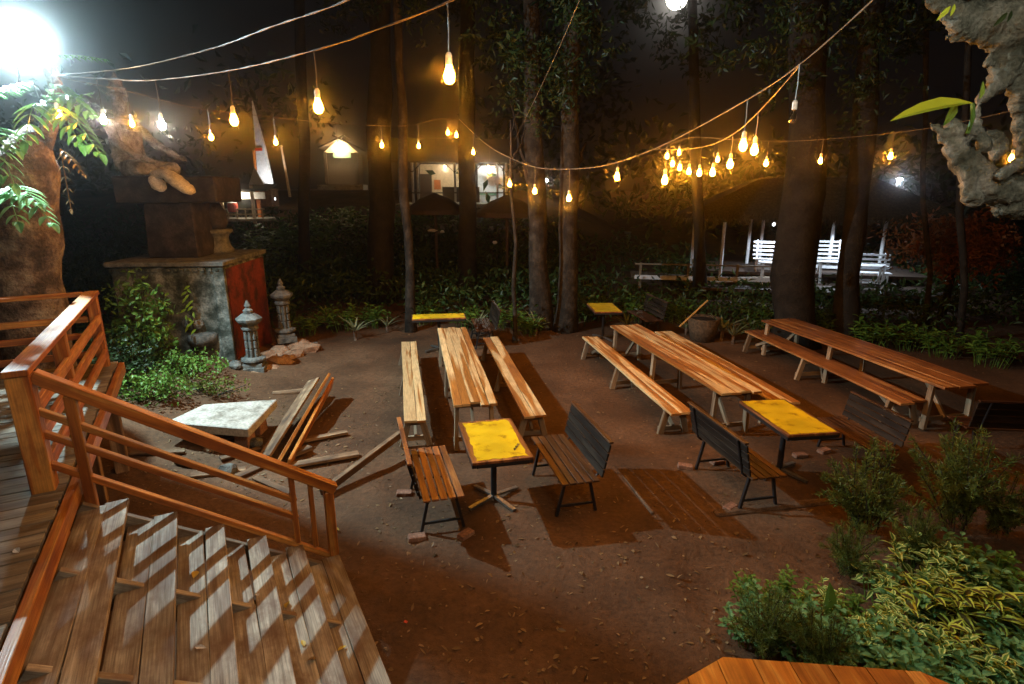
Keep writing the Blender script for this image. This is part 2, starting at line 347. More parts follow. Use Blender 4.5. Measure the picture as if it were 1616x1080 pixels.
# ------------------------------------------------------------------ long tables and benches
TA = math.atan2(0.744, 4.19)          # tables run this much left of straight ahead
def plank_top(mb, W, L, n, z0, z1, ragged=0.05, warp=0.006):
    ws = [rnd.uniform(0.8, 1.2) for _ in range(n)]; s = sum(ws); x = -W / 2
    for w in ws:
        w = w / s * W; g = 0.004; a, b = x + g / 2, x + w - g / 2; r = rnd.random()
        e0 = -L / 2 + rnd.uniform(-ragged, ragged); e1 = L / 2 + rnd.uniform(-ragged, ragged)
        k = 14; vs = []; tilt = rnd.uniform(-warp, warp); ph = rnd.uniform(0, 6)
        for i in range(k + 1):
            y = e0 + (e1 - e0) * i / k; dz = warp * math.sin(ph + y * 1.3); dx = 0.004 * math.sin(ph * 2 + y * 2.1)
            vs += [V((a + dx, y, z0 + dz)), V((b + dx, y, z0 + dz + tilt)), V((b + dx, y, z1 + dz + tilt)), V((a + dx, y, z1 + dz))]
        fs = []; uvs = []
        for i in range(k):
            o = i * 4
            for p, q in ((0, 1), (1, 2), (2, 3), (3, 0)):
                f = (o + p, o + q, o + 4 + q, o + 4 + p)[::-1]; fs.append(f)
                uvs.append([(vs[t].y, vs[t].x + vs[t].z) for t in f])
        fs += [(0, 1, 2, 3), tuple(k * 4 + t for t in (3, 2, 1, 0))]; uvs += [[(0, 0)] * 4] * 2
        mb.add(vs, fs, r, uvs); x += w
def trestle(t, y, W, H, splay, brace):
    for s in (-1, 1):
        m = MB(); m.bar((s * (W / 2 - 0.05 + splay), y, 0), (s * (W / 2 - 0.06), y, H), 0.055, 0.085); m.build('leg', 'legs', t, bevel=0.003)
    m = MB(); m.box((0, y, H - 0.045), (W - 0.04, 0.05, 0.08)); m.build('cross_rail', 'legs', t, bevel=0.003)
    m = MB(); m.box((0, y + 0.045, 0.10 if H < 0.6 else 0.14), (W + 2 * splay * 0.7 - 0.03, 0.035, 0.07)); m.build('stretcher', 'legs', t, bevel=0.003)
    if brace:
        m = MB(); m.bar((0.0, y + 0.02, 0.14), (0.0, y + brace, H - 0.03), 0.04, 0.06); m.build('brace', 'legs', t, bevel=0.003)
def long_piece(kind, nl, nr, fl, fr, z, mat, nplank, label, seed):
    rnd.seed(seed)
    P = [G(*nl, z), G(*nr, z), G(*fl, z), G(*fr, z)]
    n, f = (P[0] + P[1]) / 2, (P[2] + P[3]) / 2; c = (n + f) / 2; d = f - n
    W = ((P[1] - P[0]).length * 0.6 + (P[3] - P[2]).length * 0.4); L = d.length
    rz = math.atan2(-d.x, d.y); gzz = gz(c.x, c.y)
    t = thing(kind, label, 'table' if 'table' in kind else 'bench', (c.x, c.y, gzz), rz, 'long plank tables' if 'table' in kind else 'long plank benches')
    m = MB(); plank_top(m, W, L, nplank, z - 0.035, z); m.build('tabletop' if 'table' in kind else 'seat', mat, t, bevel=0.002)
    H = z - 0.045
    for i, y in enumerate((-L / 2 + 0.22, 0.12, L / 2 - 0.2)):
        trestle(t, y, W, H, 0.02 if 'table' in kind else 0.09, (0.5, 0, -0.5)[i])
    print(kind, [round(q, 2) for q in (c.x, c.y, W, L, math.degrees(rz))])
    return t
long_piece('long_table', (716, 641), (785, 637), (690, 520), (735, 518), 0.75, 'table', 5, 'long two-tone plank table behind the near yellow table, leftmost of the three', 11)
long_piece('long_table', (1143, 622), (1197, 612), (965, 513), (1004, 509), 0.75, 'table', 4, 'long plank table in the middle of the three, with a wavy pale streak along it', 12)
long_piece('long_table', (1487, 614), (1566, 605), (1211, 507), (1243, 502), 0.75, 'table_red', 3, 'long red-brown plank table farthest right, dim and ragged at its near end', 13)
long_piece('long_bench', (638, 667), (673, 668), (634, 540), (656, 539), 0.45, 'table', 2, 'long plank bench farthest left, standing above the beam stuck out of the rubbish', 22)
long_piece('long_bench', (829, 661), (862, 656), (762, 533), (786, 532), 0.45, 'table', 2, 'long plank bench on the right of the leftmost table, behind the dark slatted bench', 32)
long_piece('long_bench', (1060, 651), (1091, 646), (920, 531), (943, 529), 0.45, 'table', 2, 'long plank bench on splayed legs, left of the middle table', 25)
long_piece('long_bench', (1226, 634), (1259, 628), (1037, 522), (1056, 519), 0.45, 'table', 2, 'long plank bench hugging the right side of the middle table', 29)
long_piece('long_bench', (1426, 642), (1457, 633), (1178, 524), (1200, 521), 0.45, 'table_red', 2, 'long red-brown plank bench left of the farthest right table', 27)

# ------------------------------------------------------------------ yellow tables
def yellow_table(W, L, H, border, label, cx, cy, rz, seed, blade=True):
    rnd.seed(seed)
    t = thing('yellow_table', label, 'table', (cx, cy, gz(cx, cy)), rz, 'small yellow topped pedestal tables')
    m = MB()
    for i in range(4): m.box((-W / 2 + W * (i + 0.5) / 4, 0, H - 0.015), (W / 4 - 0.002, L, 0.03))
    m.build('tabletop', 'slat', t, bevel=0.003)
    m = MB()
    for s in (-1, 1):
        m.box((s * (W / 2 - 0.02), 0, H - 0.05), (0.04, L - 0.02, 0.04)); m.box((0, s * (L / 2 - 0.02), H - 0.05), (W - 0.09, 0.04, 0.04))
    m.build('apron', 'metal', t)
    poly = []; w, l = W / 2 - border, L / 2 - border * 0.8
    for a, b in (((-w, -l), (w, -l)), ((w, -l), (w, l)), ((w, l), (-w, l)), ((-w, l), (-w, -l))):
        for i in range(14):
            q = i / 14; jx, jy = rnd.uniform(-1, 1) * border * 0.22, rnd.uniform(-1, 1) * border * 0.22
            poly.append((a[0] + (b[0] - a[0]) * q + jx, a[1] + (b[1] - a[1]) * q + jy))
    m = MB(); m.prism(poly, H - 0.0005, H + 0.003); m.build('painted_panel', 'yellow', t)
    m = MB(); m.tube([(0, 0, 0.03), (0, 0, H - 0.03)], 0.035, 12); m.lathe([(0.12, H - 0.045), (0.12, H - 0.031)], 12); m.build('pedestal', 'metal', t, smooth=False)
    for k in range(4):
        a = k * math.pi / 2 + 0.5; m = MB(); m.bar((0.03 * math.cos(a), 0.03 * math.sin(a), 0.055), (0.36 * math.cos(a), 0.36 * math.sin(a), 0.022), 0.05, 0.03); m.build('foot', 'zinc', t)
    return t
def ytab(fl, fr, nr, nl, H, border, label, seed):
    P = [G(*p, H) for p in (fl, fr, nr, nl)]; c = sum(P, V()) / 4
    W = ((P[1] - P[0]).length + (P[2] - P[3]).length) / 2; L = ((P[0] - P[3]).length + (P[1] - P[2]).length) / 2
    d = (P[0] + P[1] - P[2] - P[3]); rz = math.atan2(-d.x, d.y)
    print('ytab', round(c.x, 2), round(c.y, 2), round(W, 2), round(L, 2), round(math.degrees(rz), 1))
    return yellow_table(W, L, H, border, label, c.x, c.y, rz, seed)
y1 = ytab((723, 667), (806, 659), (843, 721), (745, 731), 0.77, 0.06, 'small yellow-painted table with a ragged wood border, nearest the camera', 3)
ytab((1168, 635), (1236, 632), (1327, 684), (1243, 691), 0.77, 0.035, 'small yellow-painted table at the near end of the middle long table', 4)
ytab((650, 499), (733, 496), (735, 503), (650, 507), 0.77, 0.02, 'small yellow table at the clearing edge beyond the leftmost long table', 5)
ytab((926, 480), (966, 479), (980, 492), (941, 495), 0.77, 0.02, 'small yellow table by the twin trunks beyond the middle long table', 6)
m = MB()
for k in range(3): m.leaf((0.16 + 0.03 * k, -0.36 + 0.05 * k, 0.775), (0.4, 1, 0), V((0, 0, 1)), 0.09, 0.035, 0.05)
lf = m.build('fallen_leaf', 'dry'); lf.location = y1.location; lf.rotation_euler = y1.rotation_euler
tag(lf, 'withered brown leaf sprig lying on the nearest yellow table', 'leaf')

# ------------------------------------------------------------------ slatted benches
def slat_bench(name='slat_bench', slat='slat', Lb=1.25):
    t = thing(name, 'x', 'bench', group='slatted benches with backrests')
    for k in range(5):
        m = MB(); m.box((-0.17 + k * 0.088, 0, 0.45), (0.072, Lb, 0.022)); m.build('seat_slat', slat, t, bevel=0.003)
    for k in range(4):
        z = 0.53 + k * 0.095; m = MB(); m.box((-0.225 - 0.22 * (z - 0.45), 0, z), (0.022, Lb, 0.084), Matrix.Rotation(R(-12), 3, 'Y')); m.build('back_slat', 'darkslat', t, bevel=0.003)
    m = MB(); m.box((-0.323, 0, 0.883), (0.05, Lb, 0.022)); m.build('top_rail', slat, t, bevel=0.003)
    for s in (-1, 1):
        y = s * (Lb / 2 - 0.14)
        m = MB(); m.tube([(0.22, y, 0.425), (-0.20, y, 0.425), (-0.24, y, 0.46), (-0.345, y, 0.87)], 0.014, 8); m.build('frame', 'metal', t)
        m = MB(); m.bar((0.14, y, 0.42), (0.23, y, 0), 0.03, 0.03); m.bar((-0.14, y, 0.42), (-0.23, y, 0), 0.03, 0.03); m.bar((0.205, y, 0.12), (-0.205, y, 0.12), 0.02, 0.025); m.build('leg_frame', 'metal', t)
    m = MB(); m.bar((0, -Lb / 2 + 0.14, 0.405), (0, Lb / 2 - 0.14, 0.405), 0.03, 0.03); m.build('stretcher', 'metal', t)
    return t
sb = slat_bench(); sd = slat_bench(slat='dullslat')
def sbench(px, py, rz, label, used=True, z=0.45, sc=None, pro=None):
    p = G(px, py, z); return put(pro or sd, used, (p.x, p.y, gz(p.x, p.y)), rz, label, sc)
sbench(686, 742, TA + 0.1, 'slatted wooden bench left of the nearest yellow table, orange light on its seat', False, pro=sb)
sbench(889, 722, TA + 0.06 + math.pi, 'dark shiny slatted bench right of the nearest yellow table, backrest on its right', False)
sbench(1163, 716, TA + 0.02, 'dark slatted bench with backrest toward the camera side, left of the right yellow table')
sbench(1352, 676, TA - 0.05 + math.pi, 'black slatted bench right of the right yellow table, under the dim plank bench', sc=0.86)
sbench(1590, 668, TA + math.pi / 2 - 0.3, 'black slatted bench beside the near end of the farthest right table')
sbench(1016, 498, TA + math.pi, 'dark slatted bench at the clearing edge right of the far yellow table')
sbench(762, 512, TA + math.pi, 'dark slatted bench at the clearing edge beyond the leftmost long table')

# bricks under feet
for i, (px, py, a, l) in enumerate([(658, 850, 0.3, 'flat brick under the near leg of the orange-lit slatted bench'), (638, 779, 0.1, 'small brick beside the far leg of the orange-lit slatted bench'),
        (1081, 741, -0.2, 'flat brick on the earth in front of the splayed plank bench'), (1131, 733, 0.4, 'pale broken brick behind the slatted bench by the middle table'),
        (1262, 722, 0.2, 'flat brick right of the right yellow table pedestal'), (1300, 714, 0.5, 'flat brick farthest right, near the black slatted bench'), (1152, 803, 0.7, 'crumbled brick at the end of the low earth edging'),
        (735, 846, 0.9, 'thin brick under the right foot of the orange-lit slatted bench')]):
    p = G(px, py); m = MB(); m.box((0, 0, 0.022), (0.19, 0.1, 0.05), taper=0.93); o = m.build('brick', 'brick', bevel=0.006); o.location = (p.x, p.y, gz(p.x, p.y)); o.rotation_euler = (0.05, 0.04, a); tag(o, l, 'brick', 'loose bricks on the earth')

# ------------------------------------------------------------------ stairs, deck, railings   (local frame at the foot post)
SE = V((-1.62, 4.6, 0)); SR = math.atan2(0.479, 0.878)
rnd.seed(5)
t = thing('wooden_stairs', 'weathered open-riser timber stairs coming down from the deck on the left', 'stairs', SE, SR)
TL = (2.75, 2.65, 2.5, 2.3, 2.1, 1.8)
for k in range(6):
    xn = -0.3 * (5 - k) + 0.02; z = 1.2 - 0.2 * k
    m = MB(); w0 = 0.155 + rnd.uniform(-0.01, 0.01)
    m.box((xn - w0 / 2, 0.04 - TL[k] / 2 + rnd.uniform(-0.02, 0.02), z - 0.018), (w0 - 0.004, TL[k], 0.036), Matrix.Rotation(rnd.uniform(-0.008, 0.008), 3, 'Z'))
    m.box((xn - w0 - 0.09, 0.02 - TL[k] / 2 + rnd.uniform(-0.03, 0.03), z - 0.018 + rnd.uniform(-.004, .004)), (0.176, TL[k] - 0.04, 0.036), Matrix.Rotation(rnd.uniform(-0.012, 0.012), 3, 'Z'))
    m.build('tread', 'stair', t, bevel=0.004)
for y in (0.0, -0.86, -1.7):
    m = MB(); m.bar((-1.82, y, 1.18), (0.0, y, -0.03), 0.05, 0.2); m.build('stringer', 'stair', t, bevel=0.004)
    for k in range(6):
        xn = -0.3 * (5 - k) + 0.02; z = 1.2 - 0.2 * k
        if y and rnd.random() < 0.45: 
            m = MB(); yy = y + rnd.uniform(-0.06, 0.1); m.bar((xn - rnd.uniform(0.28, 0.36), yy, z - 0.08), (xn - 0.02, yy + rnd.uniform(-0.04, 0.04), z - 0.075), 0.035, 0.09); m.build('cleat', 'stair', t)
# deck
dk = thing('wooden_deck', 'raised grey timber deck at the left, above the stairs', 'deck', SE, SR)
m = MB(); y = -3.6
while y < 3.5:
    w = rnd.uniform(0.12, 0.16); m.box((-4.3 + rnd.uniform(-.01, .01), y + w / 2, 1.385 + rnd.uniform(-.003, .003)), (4.9, w - 0.008, 0.032)); y += w
m.build('floor_boards', 'deck', dk, bevel=0.003)
m = MB(); m.bar((-1.80, -3.6, 1.345), (-1.80, 3.5, 1.345), 0.06, 0.125); m.build('edge_beam', 'rail', dk, bevel=0.004)
m = MB(); m.bar((-1.84, 3.52, 1.32), (-6.7, 3.52, 1.32), 0.06, 0.16); m.build('edge_beam', 'rail', dk, bevel=0.004)
for (x, y) in ((-1.98, 1.7), (-1.98, 3.4), (-4.2, 3.4), (-4.2, 0.5), (-1.98, -2.2)):
    m = MB(); m.box((x, y, 0.63), (0.15, 0.15, 1.27)); m.build('support_post', 'pallet', dk, bevel=0.006)
# stair railing
rl = thing('stair_railing', 'orange varnished railing sloping down beside the stairs', 'railing', SE, SR)
def rail(parent, p0, p1, w, h, name='rail', mat='rail'): 
    m = MB(); m.bar(p0, p1, w, h); return m.build(name, mat, parent, bevel=0.005)
yr = 0.07
def zt(x): return 0.89 - x * 0.718
def post(parent, x, y, z0, z1, w=0.09, d=0.09, name='post'):
    m = MB(); m.box((x, y, (z0 + z1) / 2), (w, d, z1 - z0)); m.build(name, 'rail', parent, bevel=0.006)
rail(rl, (-1.9, yr, zt(-1.9)), (0.04, yr, zt(0.04)), 0.10, 0.085, 'handrail')
post(rl, -0.02, yr, 0, zt(0) - 0.035, 0.08, 0.09); post(rl, -0.32, yr, 0.42, zt(-0.32) - 0.045, 0.045, 0.07, 'baluster'); post(rl, -0.17, yr, 0.33, zt(-0.17) - 0.045, 0.04, 0.06, 'baluster')
post(rl, -1.72, yr, 1.0, zt(-1.72) - 0.045, 0.07, 0.08, 'baluster')
for dz, xe in ((-0.27, -0.30), (-0.44, -0.30), (-0.68, 0.02)):
    rail(rl, (-1.92, yr - 0.004, zt(-1.92) + dz), (xe - (0.07 if xe > 0 else 0), yr - 0.004, zt(xe) + dz), 0.06, 0.045)
# deck railing
dr = thing('deck_railing', 'orange varnished railing round the deck edge, running back then left', 'railing', SE, SR)
post(dr, -1.97, yr, 0.7, 2.27, 0.14, 0.14); 
YF = 3.46
post(dr, -1.97, YF, 1.0, 2.27, 0.11, 0.13); post(dr, -1.97, 1.42, 1.3, 2.27, 0.11, 0.11); post(dr, -4.4, YF, 1.3, 2.27, 0.1, 0.1)
rail(dr, (-1.97, yr - 0.09, 2.295), (-1.97, YF + 0.07, 2.295), 0.15, 0.045, 'handrail'); rail(dr, (-2.05, YF, 2.295), (-6.6, YF, 2.295), 0.13, 0.043, 'handrail')
for z in (2.0, 1.8, 1.57):
    rail(dr, (-1.93, yr + 0.08, z), (-1.93, YF - 0.06, z), 0.04, 0.1); rail(dr, (-2.04, YF - 0.03, z), (-6.6, YF - 0.03, z), 0.04, 0.075)
# near viewing platform
vp = thing('viewing_platform', 'corner of a reddish brown plank platform at the bottom right, below the plants', 'platform')
A = [G(1060, 1084, 1.4), G(1141, 1037, 1.4), G(1452, 1060, 1.4), G(1520, 1088, 1.4)]
xs = [A[0].x - 0.9, A[0].x, A[1].x, A[2].x, A[3].x]; top = [(A[0].x, A[0].y), (A[1].x, A[1].y), (A[2].x, A[2].y), (A[3].x, A[3].y), (3.2, 1.15), (3.2, -1.5), (-1.2, -1.5), (-1.2, 1.2)]
def clip_x(poly, x, keep_left):
    out = []
    for i in range(len(poly)):
        a, b = poly[i], poly[(i + 1) % len(poly)]; ia, ib = (a[0] <= x) == keep_left, (b[0] <= x) == keep_left
        if ia: out.append(a)
        if ia != ib and abs(b[0] - a[0]) > 1e-9:
            q = (x - a[0]) / (b[0] - a[0]); out.append((x, a[1] + (b[1] - a[1]) * q))
    return out
m = MB(); x = -1.2
while x < 3.2:
    pl = clip_x(clip_x(top, x + 0.002, False), x + 0.163, True)
    if len(pl) > 2:
        r = rnd.random(); n = len(pl); vs = [V((a, b, 1.37)) for a, b in pl] + [V((a, b, 1.4)) for a, b in pl]
        fs = [tuple(range(n))[::-1], tuple(range(n, 2 * n))] + [(i, (i + 1) % n, n + (i + 1) % n, n + i) for i in range(n)]
        m.add(vs, fs, r, [[(vs[k].y, vs[k].x) for k in f] for f in fs])
    x += 0.165
m.build('floor_boards', 'rail', vp)
for (x, y) in ((1.1, 1.7), (1.9, 1.6), (-0.9, 0.9), (2.8, 0.6)):
    m = MB(); m.box((x, y, 0.68), (0.12, 0.12, 1.36)); m.build('support_post', 'pallet', vp)

# ------------------------------------------------------------------ slab, planks, beams
rnd.seed(9)
def slab():
    z = 0.40; P = [G(262, 668, z), G(392, 679, z), G(437, 632, z), G(322, 640, z)]
    c = sum(P, V()) / 4
    t = thing('slab_table', 'pale stained concrete slab propped on blocks beside the plank pile', 'slab', (c.x, c.y, gz(c.x, c.y)))
    m = MB(); m.prism([(p.x - c.x, p.y - c.y) for p in P], z - 0.13, z); m.build('slab', 'concrete', t, bevel=0.012)
    for x, y in ((0.32, -0.15), (-0.2, 0.15), (0.3, 0.3)):
        m = MB(); m.box((x, y, 0.12), (0.2, 0.25, 0.3), taper=0.9); m.build('block', 'brick', t, bevel=0.01)
slab()
def beam(name, label, cat, p0, p1, w, h, mat='pallet', up=V((0, 0, 1))):
    p0, p1 = V(p0), V(p1); m = MB(); m.bar(p0 - p0, p1 - p0, w, h, up); o = m.build(name, mat, bevel=0.004); o.location = p0; return tag(o, label, cat, 'loose timbers by the stairs')
beam('plank', 'orange plank tilted on edge with its far end up, beside the slab', 'plank', G(434, 738, 0.03), G(515, 598, 0.42), 0.045, 0.26, 'rail', V((0.55, 0, 0.83)))
beam('plank', 'grey-edged plank leaning against the tilted orange plank, on its left', 'plank', G(415, 724, 0.05), G(495, 600, 0.36), 0.22, 0.04, 'pallet', V((-0.35, 0, 0.94)))
beam('plank', 'dark narrow board in the shadow right of the tilted orange plank', 'plank', G(455, 735, 0.03), G(524, 604, 0.33), 0.04, 0.2, 'rail', V((0.3, 0, 0.95)))
beam('beam', 'long grey beam slanting up from the foot post toward the leftmost bench', 'beam', G(508, 778, 0.05), G(636, 682, 0.28), 0.07, 0.09)
beam('plank', 'flat board on the ground ending behind the foot of the railing', 'plank', G(440, 738, 0.03), G(566, 716, 0.03), 0.14, 0.04)
beam('plank', 'short dark board lying right of the leaning planks', 'plank', G(470, 697, 0.03), G(548, 682, 0.03), 0.1, 0.04)
beam('plank', 'stubby pale board poking from under the leaning planks', 'plank', G(460, 718, 0.06), G(490, 706, 0.06), 0.12, 0.05)
beam('plank', 'thin board lying under the near end of the pale slab', 'plank', G(325, 712, 0.04), G(382, 688, 0.04), 0.12, 0.04)
beam('plank', 'old board behind the upper end of the orange plank', 'plank', G(430, 622, 0.04), G(487, 616, 0.04), 0.14, 0.05)
beam('bamboo_pole', 'thin bright bamboo pole leaning out of the woven planter', 'pole', D(1072, 516, 12.3), D(1117, 474, 12.3), 0.03, 0.03, 'bamboo')

# low earth edging
p0, p1 = G(1128, 812), G(1330, 790)
m = MB(); m.bar((p0.x, p0.y, 0.0), (p1.x, p1.y, 0.0), 0.12, 0.07); o = m.build('edging_strip', 'darkearth', bevel=0.02); tag(o, 'low worn edging strip across the earth in front of the right yellow table', 'edging')
p0, p1 = G(985, 752), G(1030, 812)
m = MB(); m.bar((p0.x, p0.y, 0.01), (p1.x, p1.y, 0.01), 0.04, 0.03); o = m.build('edging_strip', 'darkearth', bevel=0.01); tag(o, 'thin strip half sunk in the earth right of the dark shiny bench', 'edging')

# ------------------------------------------------------------------ monument, statue, lanterns
def monument():
    c = V((-5.4, 10.6, 0)); t = thing('monument', 'weathered square pedestal, mossy at the front and red on its right side', 'pedestal', c, R(4))
    m = MB(); m.box((-1.0, 1.1, 1.05), (2.0, 2.2, 2.1)); m.build('core', 'moss', t, bevel=0.03)
    m = MB(); m.box((0.008, 1.12, 1.04), (0.03, 1.95, 2.0)); m.build('red_panel', 'redpaint', t)
    m = MB(); m.box((-0.06, -0.012, 1.05), (0.22, 0.06, 2.06), taper=0.9); m.build('corner_pilaster', 'moss', t, bevel=0.01)
    m = MB(); m.box((-1.0, 1.1, 2.15), (2.12, 2.32, 0.09)); m.build('cornice', 'stone', t, bevel=0.015)
    m = MB()
    for k in range(16): m.box((-1.95 + k * 0.125, -0.03, 2.05), (0.06, 0.06, 0.05))
    m.build('frieze', 'moss', t)
    m = MB(); m.lathe([(0.22, 0.62), (0.26, 0.7), (0.27, 0.83), (0.2, 0.86)], 14, (-0.5, -0.02, 0)); m.build('bracket_bowl', 'stone', t, smooth=True)
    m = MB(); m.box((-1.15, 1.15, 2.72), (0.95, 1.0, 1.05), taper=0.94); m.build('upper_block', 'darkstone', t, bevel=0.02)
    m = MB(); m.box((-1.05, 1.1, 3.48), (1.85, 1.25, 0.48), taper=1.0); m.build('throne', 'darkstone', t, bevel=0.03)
    return t
monument()
u = G(344, 398, 2.2)
t = thing('stone_urn', 'flared grey stone urn standing on the corner of the pedestal', 'urn', (u.x, u.y, 2.196))
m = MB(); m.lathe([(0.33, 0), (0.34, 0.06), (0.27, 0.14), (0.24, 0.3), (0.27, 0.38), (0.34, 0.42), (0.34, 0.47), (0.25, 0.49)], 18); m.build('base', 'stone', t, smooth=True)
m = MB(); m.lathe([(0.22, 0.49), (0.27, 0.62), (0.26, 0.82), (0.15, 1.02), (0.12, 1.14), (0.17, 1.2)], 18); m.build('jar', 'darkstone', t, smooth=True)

def skin(name, pts, edges, mat, parent, sub=2, root=0):
    me = bpy.data.meshes.new(name); me.from_pydata([p[0] for p in pts], edges, []); o = bpy.data.objects.new(name, me); COL.objects.link(o)
    o.parent = parent; me.materials.append(M[mat])
    sk = o.modifiers.new('skin', 'SKIN'); sk.use_smooth_shade = True
    for i, p in enumerate(pts):
        r = p[1]; r = (r, r) if isinstance(r, (int, float)) else r
        me.skin_vertices[0].data[i].radius = r; me.skin_vertices[0].data[i].use_root = (i == root)
    s = o.modifiers.new('sub', 'SUBSURF'); s.levels = sub + 1; s.render_levels = sub + 1
    tx = bpy.data.textures.new('chisel', 'CLOUDS'); tx.noise_scale = 0.07; tx.noise_depth = 2
    d = o.modifiers.new('chisel', 'DISPLACE'); d.texture = tx; d.strength = 0.055; d.mid_level = 0.5
    return o
def statue():
    b = D(205, 270, 11.4); t = thing('seated_statue', 'tan stone statue of a cross-legged seated figure facing right on the throne', 'statue', (b.x, b.y, 3.715), R(-8))
    # facing +x ; torso leans slightly back
    P = [((0, 0, 0.17), 0.27), ((0.0, 0, 0.5), (0.22, 0.27)), ((0.0, 0, 0.85), (0.22, 0.31)), ((-0.02, 0, 1.07), 0.1), ((0.0, 0, 1.2), 0.115), ((0.02, 0, 1.37), (0.15, 0.14)), ((0, 0, 1.53), 0.11), ((-0.02, 0, 1.74), 0.04),
         ((0.02, -0.34, 0.93), 0.11), ((0.22, -0.45, 0.6), 0.085), ((0.52, -0.42, 0.36), 0.06), ((0.68, -0.38, 0.30), 0.055), ((0.85, -0.36, 0.26), 0.035),
         ((0.02, 0.34, 0.93), 0.11), ((0.26, 0.45, 0.62), 0.085), ((0.62, 0.40, 0.44), 0.06), ((0.78, 0.38, 0.36), 0.055), ((0.95, 0.36, 0.31), 0.035),
         ((0.12, -0.22, 0.15), 0.17), ((0.62, -0.5, 0.16), 0.14), ((0.62, -0.05, 0.12), 0.10), ((0.58, 0.16, 0.10), 0.07),
         ((0.12, 0.22, 0.15), 0.17), ((0.66, 0.5, 0.16), 0.14), ((0.5, 0.08, 0.1), 0.1), ((0.44, -0.1, 0.09), 0.06)]
    E = [(0, 1), (1, 2), (2, 3), (3, 4), (4, 5), (5, 6), (6, 7), (2, 8), (8, 9), (9, 10), (10, 11), (11, 12), (2, 13), (13, 14), (14, 15), (15, 16), (16, 17), (0, 18), (18, 19), (19, 20), (20, 21), (0, 22), (22, 23), (23, 24), (24, 25)]
    skin('body', P, E, 'statue', t)
    m = MB()   # face relief
    m.lathe([(0.02, 0), (0.035, 0.03), (0.02, 0.09)], 8, (0.155, 0, 1.34)); m.build('nose', 'statue', t, smooth=True)
    m = MB(); m.lathe([(0.17, 1.44), (0.185, 1.47), (0.16, 1.5), (0.15, 1.56), (0.165, 1.58), (0.12, 1.62), (0.11, 1.68), (0.12, 1.7), (0.05, 1.76), (0.015, 1.86)], 12); m.build('crown', 'statue', t)
    m = MB()
    for k in range(20):
        a = math.pi * (0.5 - k / 19) * 1.0; m.box((0.235 * math.cos(a) + 0.0, 0.30 * math.sin(a), 0.96 - 0.10 * math.cos(a)), (0.05, 0.05, 0.07))
    m.build('necklace', 'statue', t)
    m = MB(); m.lathe([(0.285, 0.34), (0.30, 0.38), (0.285, 0.42)], 16); m.build('waistband', 'statue', t)
    # cloth hanging over the throne edge
    o = skin('hanging_cloth', [((0.95, -0.6, 0.02), (0.1, 0.08)), ((1.08, -0.68, -0.12), (0.15, 0.08)), ((1.2, -0.7, -0.27), (0.1, 0.06)), ((1.3, -0.66, 0.05), (0.15, 0.1)), ((1.5, -0.7, -0.1), (0.2, 0.11)), ((1.78, -0.7, -0.3), (0.14, 0.07))],
             [(0, 1), (1, 2), (0, 3), (3, 4), (4, 5)], 'palestone', t, 1)
    return t
statue()

rnd.seed(31)
def lantern():
    t = thing('stone_lantern', 'x', 'stone lantern', group='carved stone lantern pillars')
    m = MB(); m.box((0, 0, 0.06), (0.5, 0.5, 0.12)); m.box((0, 0, 0.155), (0.42, 0.42, 0.07)); m.lathe([(0.19, 0.19), (0.27, 0.23), (0.27, 0.27), (0.2, 0.3)], 12); m.build('base', 'stone', t, bevel=0.008)
    m = MB()
    for k in range(8):
        a = k * math.pi / 4
        for j in range(3):
            m.box((0.125 * math.cos(a), 0.125 * math.sin(a), 0.37 + j * 0.17), (0.05, 0.05, 0.13 if j % 2 else 0.16), Matrix.Rotation(a, 3, 'Z'))
    m.tube([(0, 0, 0.28), (0, 0, 0.83)], 0.095, 10); m.build('shaft', 'stone', t, bevel=0.008)
    m = MB(); m.lathe([(0.15, 0.80), (0.19, 0.83), (0.19, 0.87), (0.16, 0.9), (0.27, 0.98), (0.29, 1.03), (0.17, 1.1), (0.14, 1.12)], 8); m.build('cap', 'stone', t, bevel=0.006)
    m = MB(); m.lathe([(0.1, 1.12), (0.11, 1.18), (0.05, 1.22), (0.07, 1.26), (0.02, 1.36)], 8); m.build('finial', 'stone', t)
    return t
ln = lantern(); p = G(403, 588, 0.08); put(ln, False, (p.x, p.y, 0.10), 0.2, 'carved grey stone lantern pillar nearer the camera, in front of the red side', (0.84, 0.84, 1.02)); p = G(452, 540, 0.22)
put(ln, True, (p.x, p.y, 0.24), 0.5, 'carved grey stone lantern pillar farther back, at the rear of the rubble step', (0.84, 0.84, 1.02))
def rock(mb, c, s, seed, n=2):
    import bmesh
    bm = bmesh.new(); bmesh.ops.create_icosphere(bm, subdivisions=n, radius=1.0)
    vs = []
    for v in bm.verts:
        k = 1 + 0.35 * NZ.noise(v.co * 1.3 + V((seed, seed * 2, 0))) + 0.12 * NZ.noise(v.co * 3.7 + V((0, seed, 3)))
        vs.append(V((v.co.x * s[0] * k, v.co.y * s[1] * k, v.co.z * s[2] * k)) + V(c))
    fs = [tuple(v.index for v in f.verts) for f in bm.faces]; bm.free(); mb.add(vs, fs)
t = thing('rubble_step', 'low rubble step of ochre stones and earth under the stone lanterns', 'step', (-5.0, 11.3, 0))
m = MB()
for a, b, zz in ((392, 592, 0.03), (415, 585, 0.06), (438, 572, 0.08), (460, 560, 0.1), (478, 550, 0.08), (440, 555, 0.14), (420, 565, 0.12), (470, 545, 0.12), (452, 541, 0.12), (403, 586, 0.0), (400, 598, 0.02)):
    q = G(a, b, zz); rock(m, (q.x + 5.0, q.y - 11.3, zz - 0.02), (rnd.uniform(.2, .36), rnd.uniform(.2, .36), rnd.uniform(.1, .17)), rnd.random() * 50)
m.build('stones', 'rubble', t)
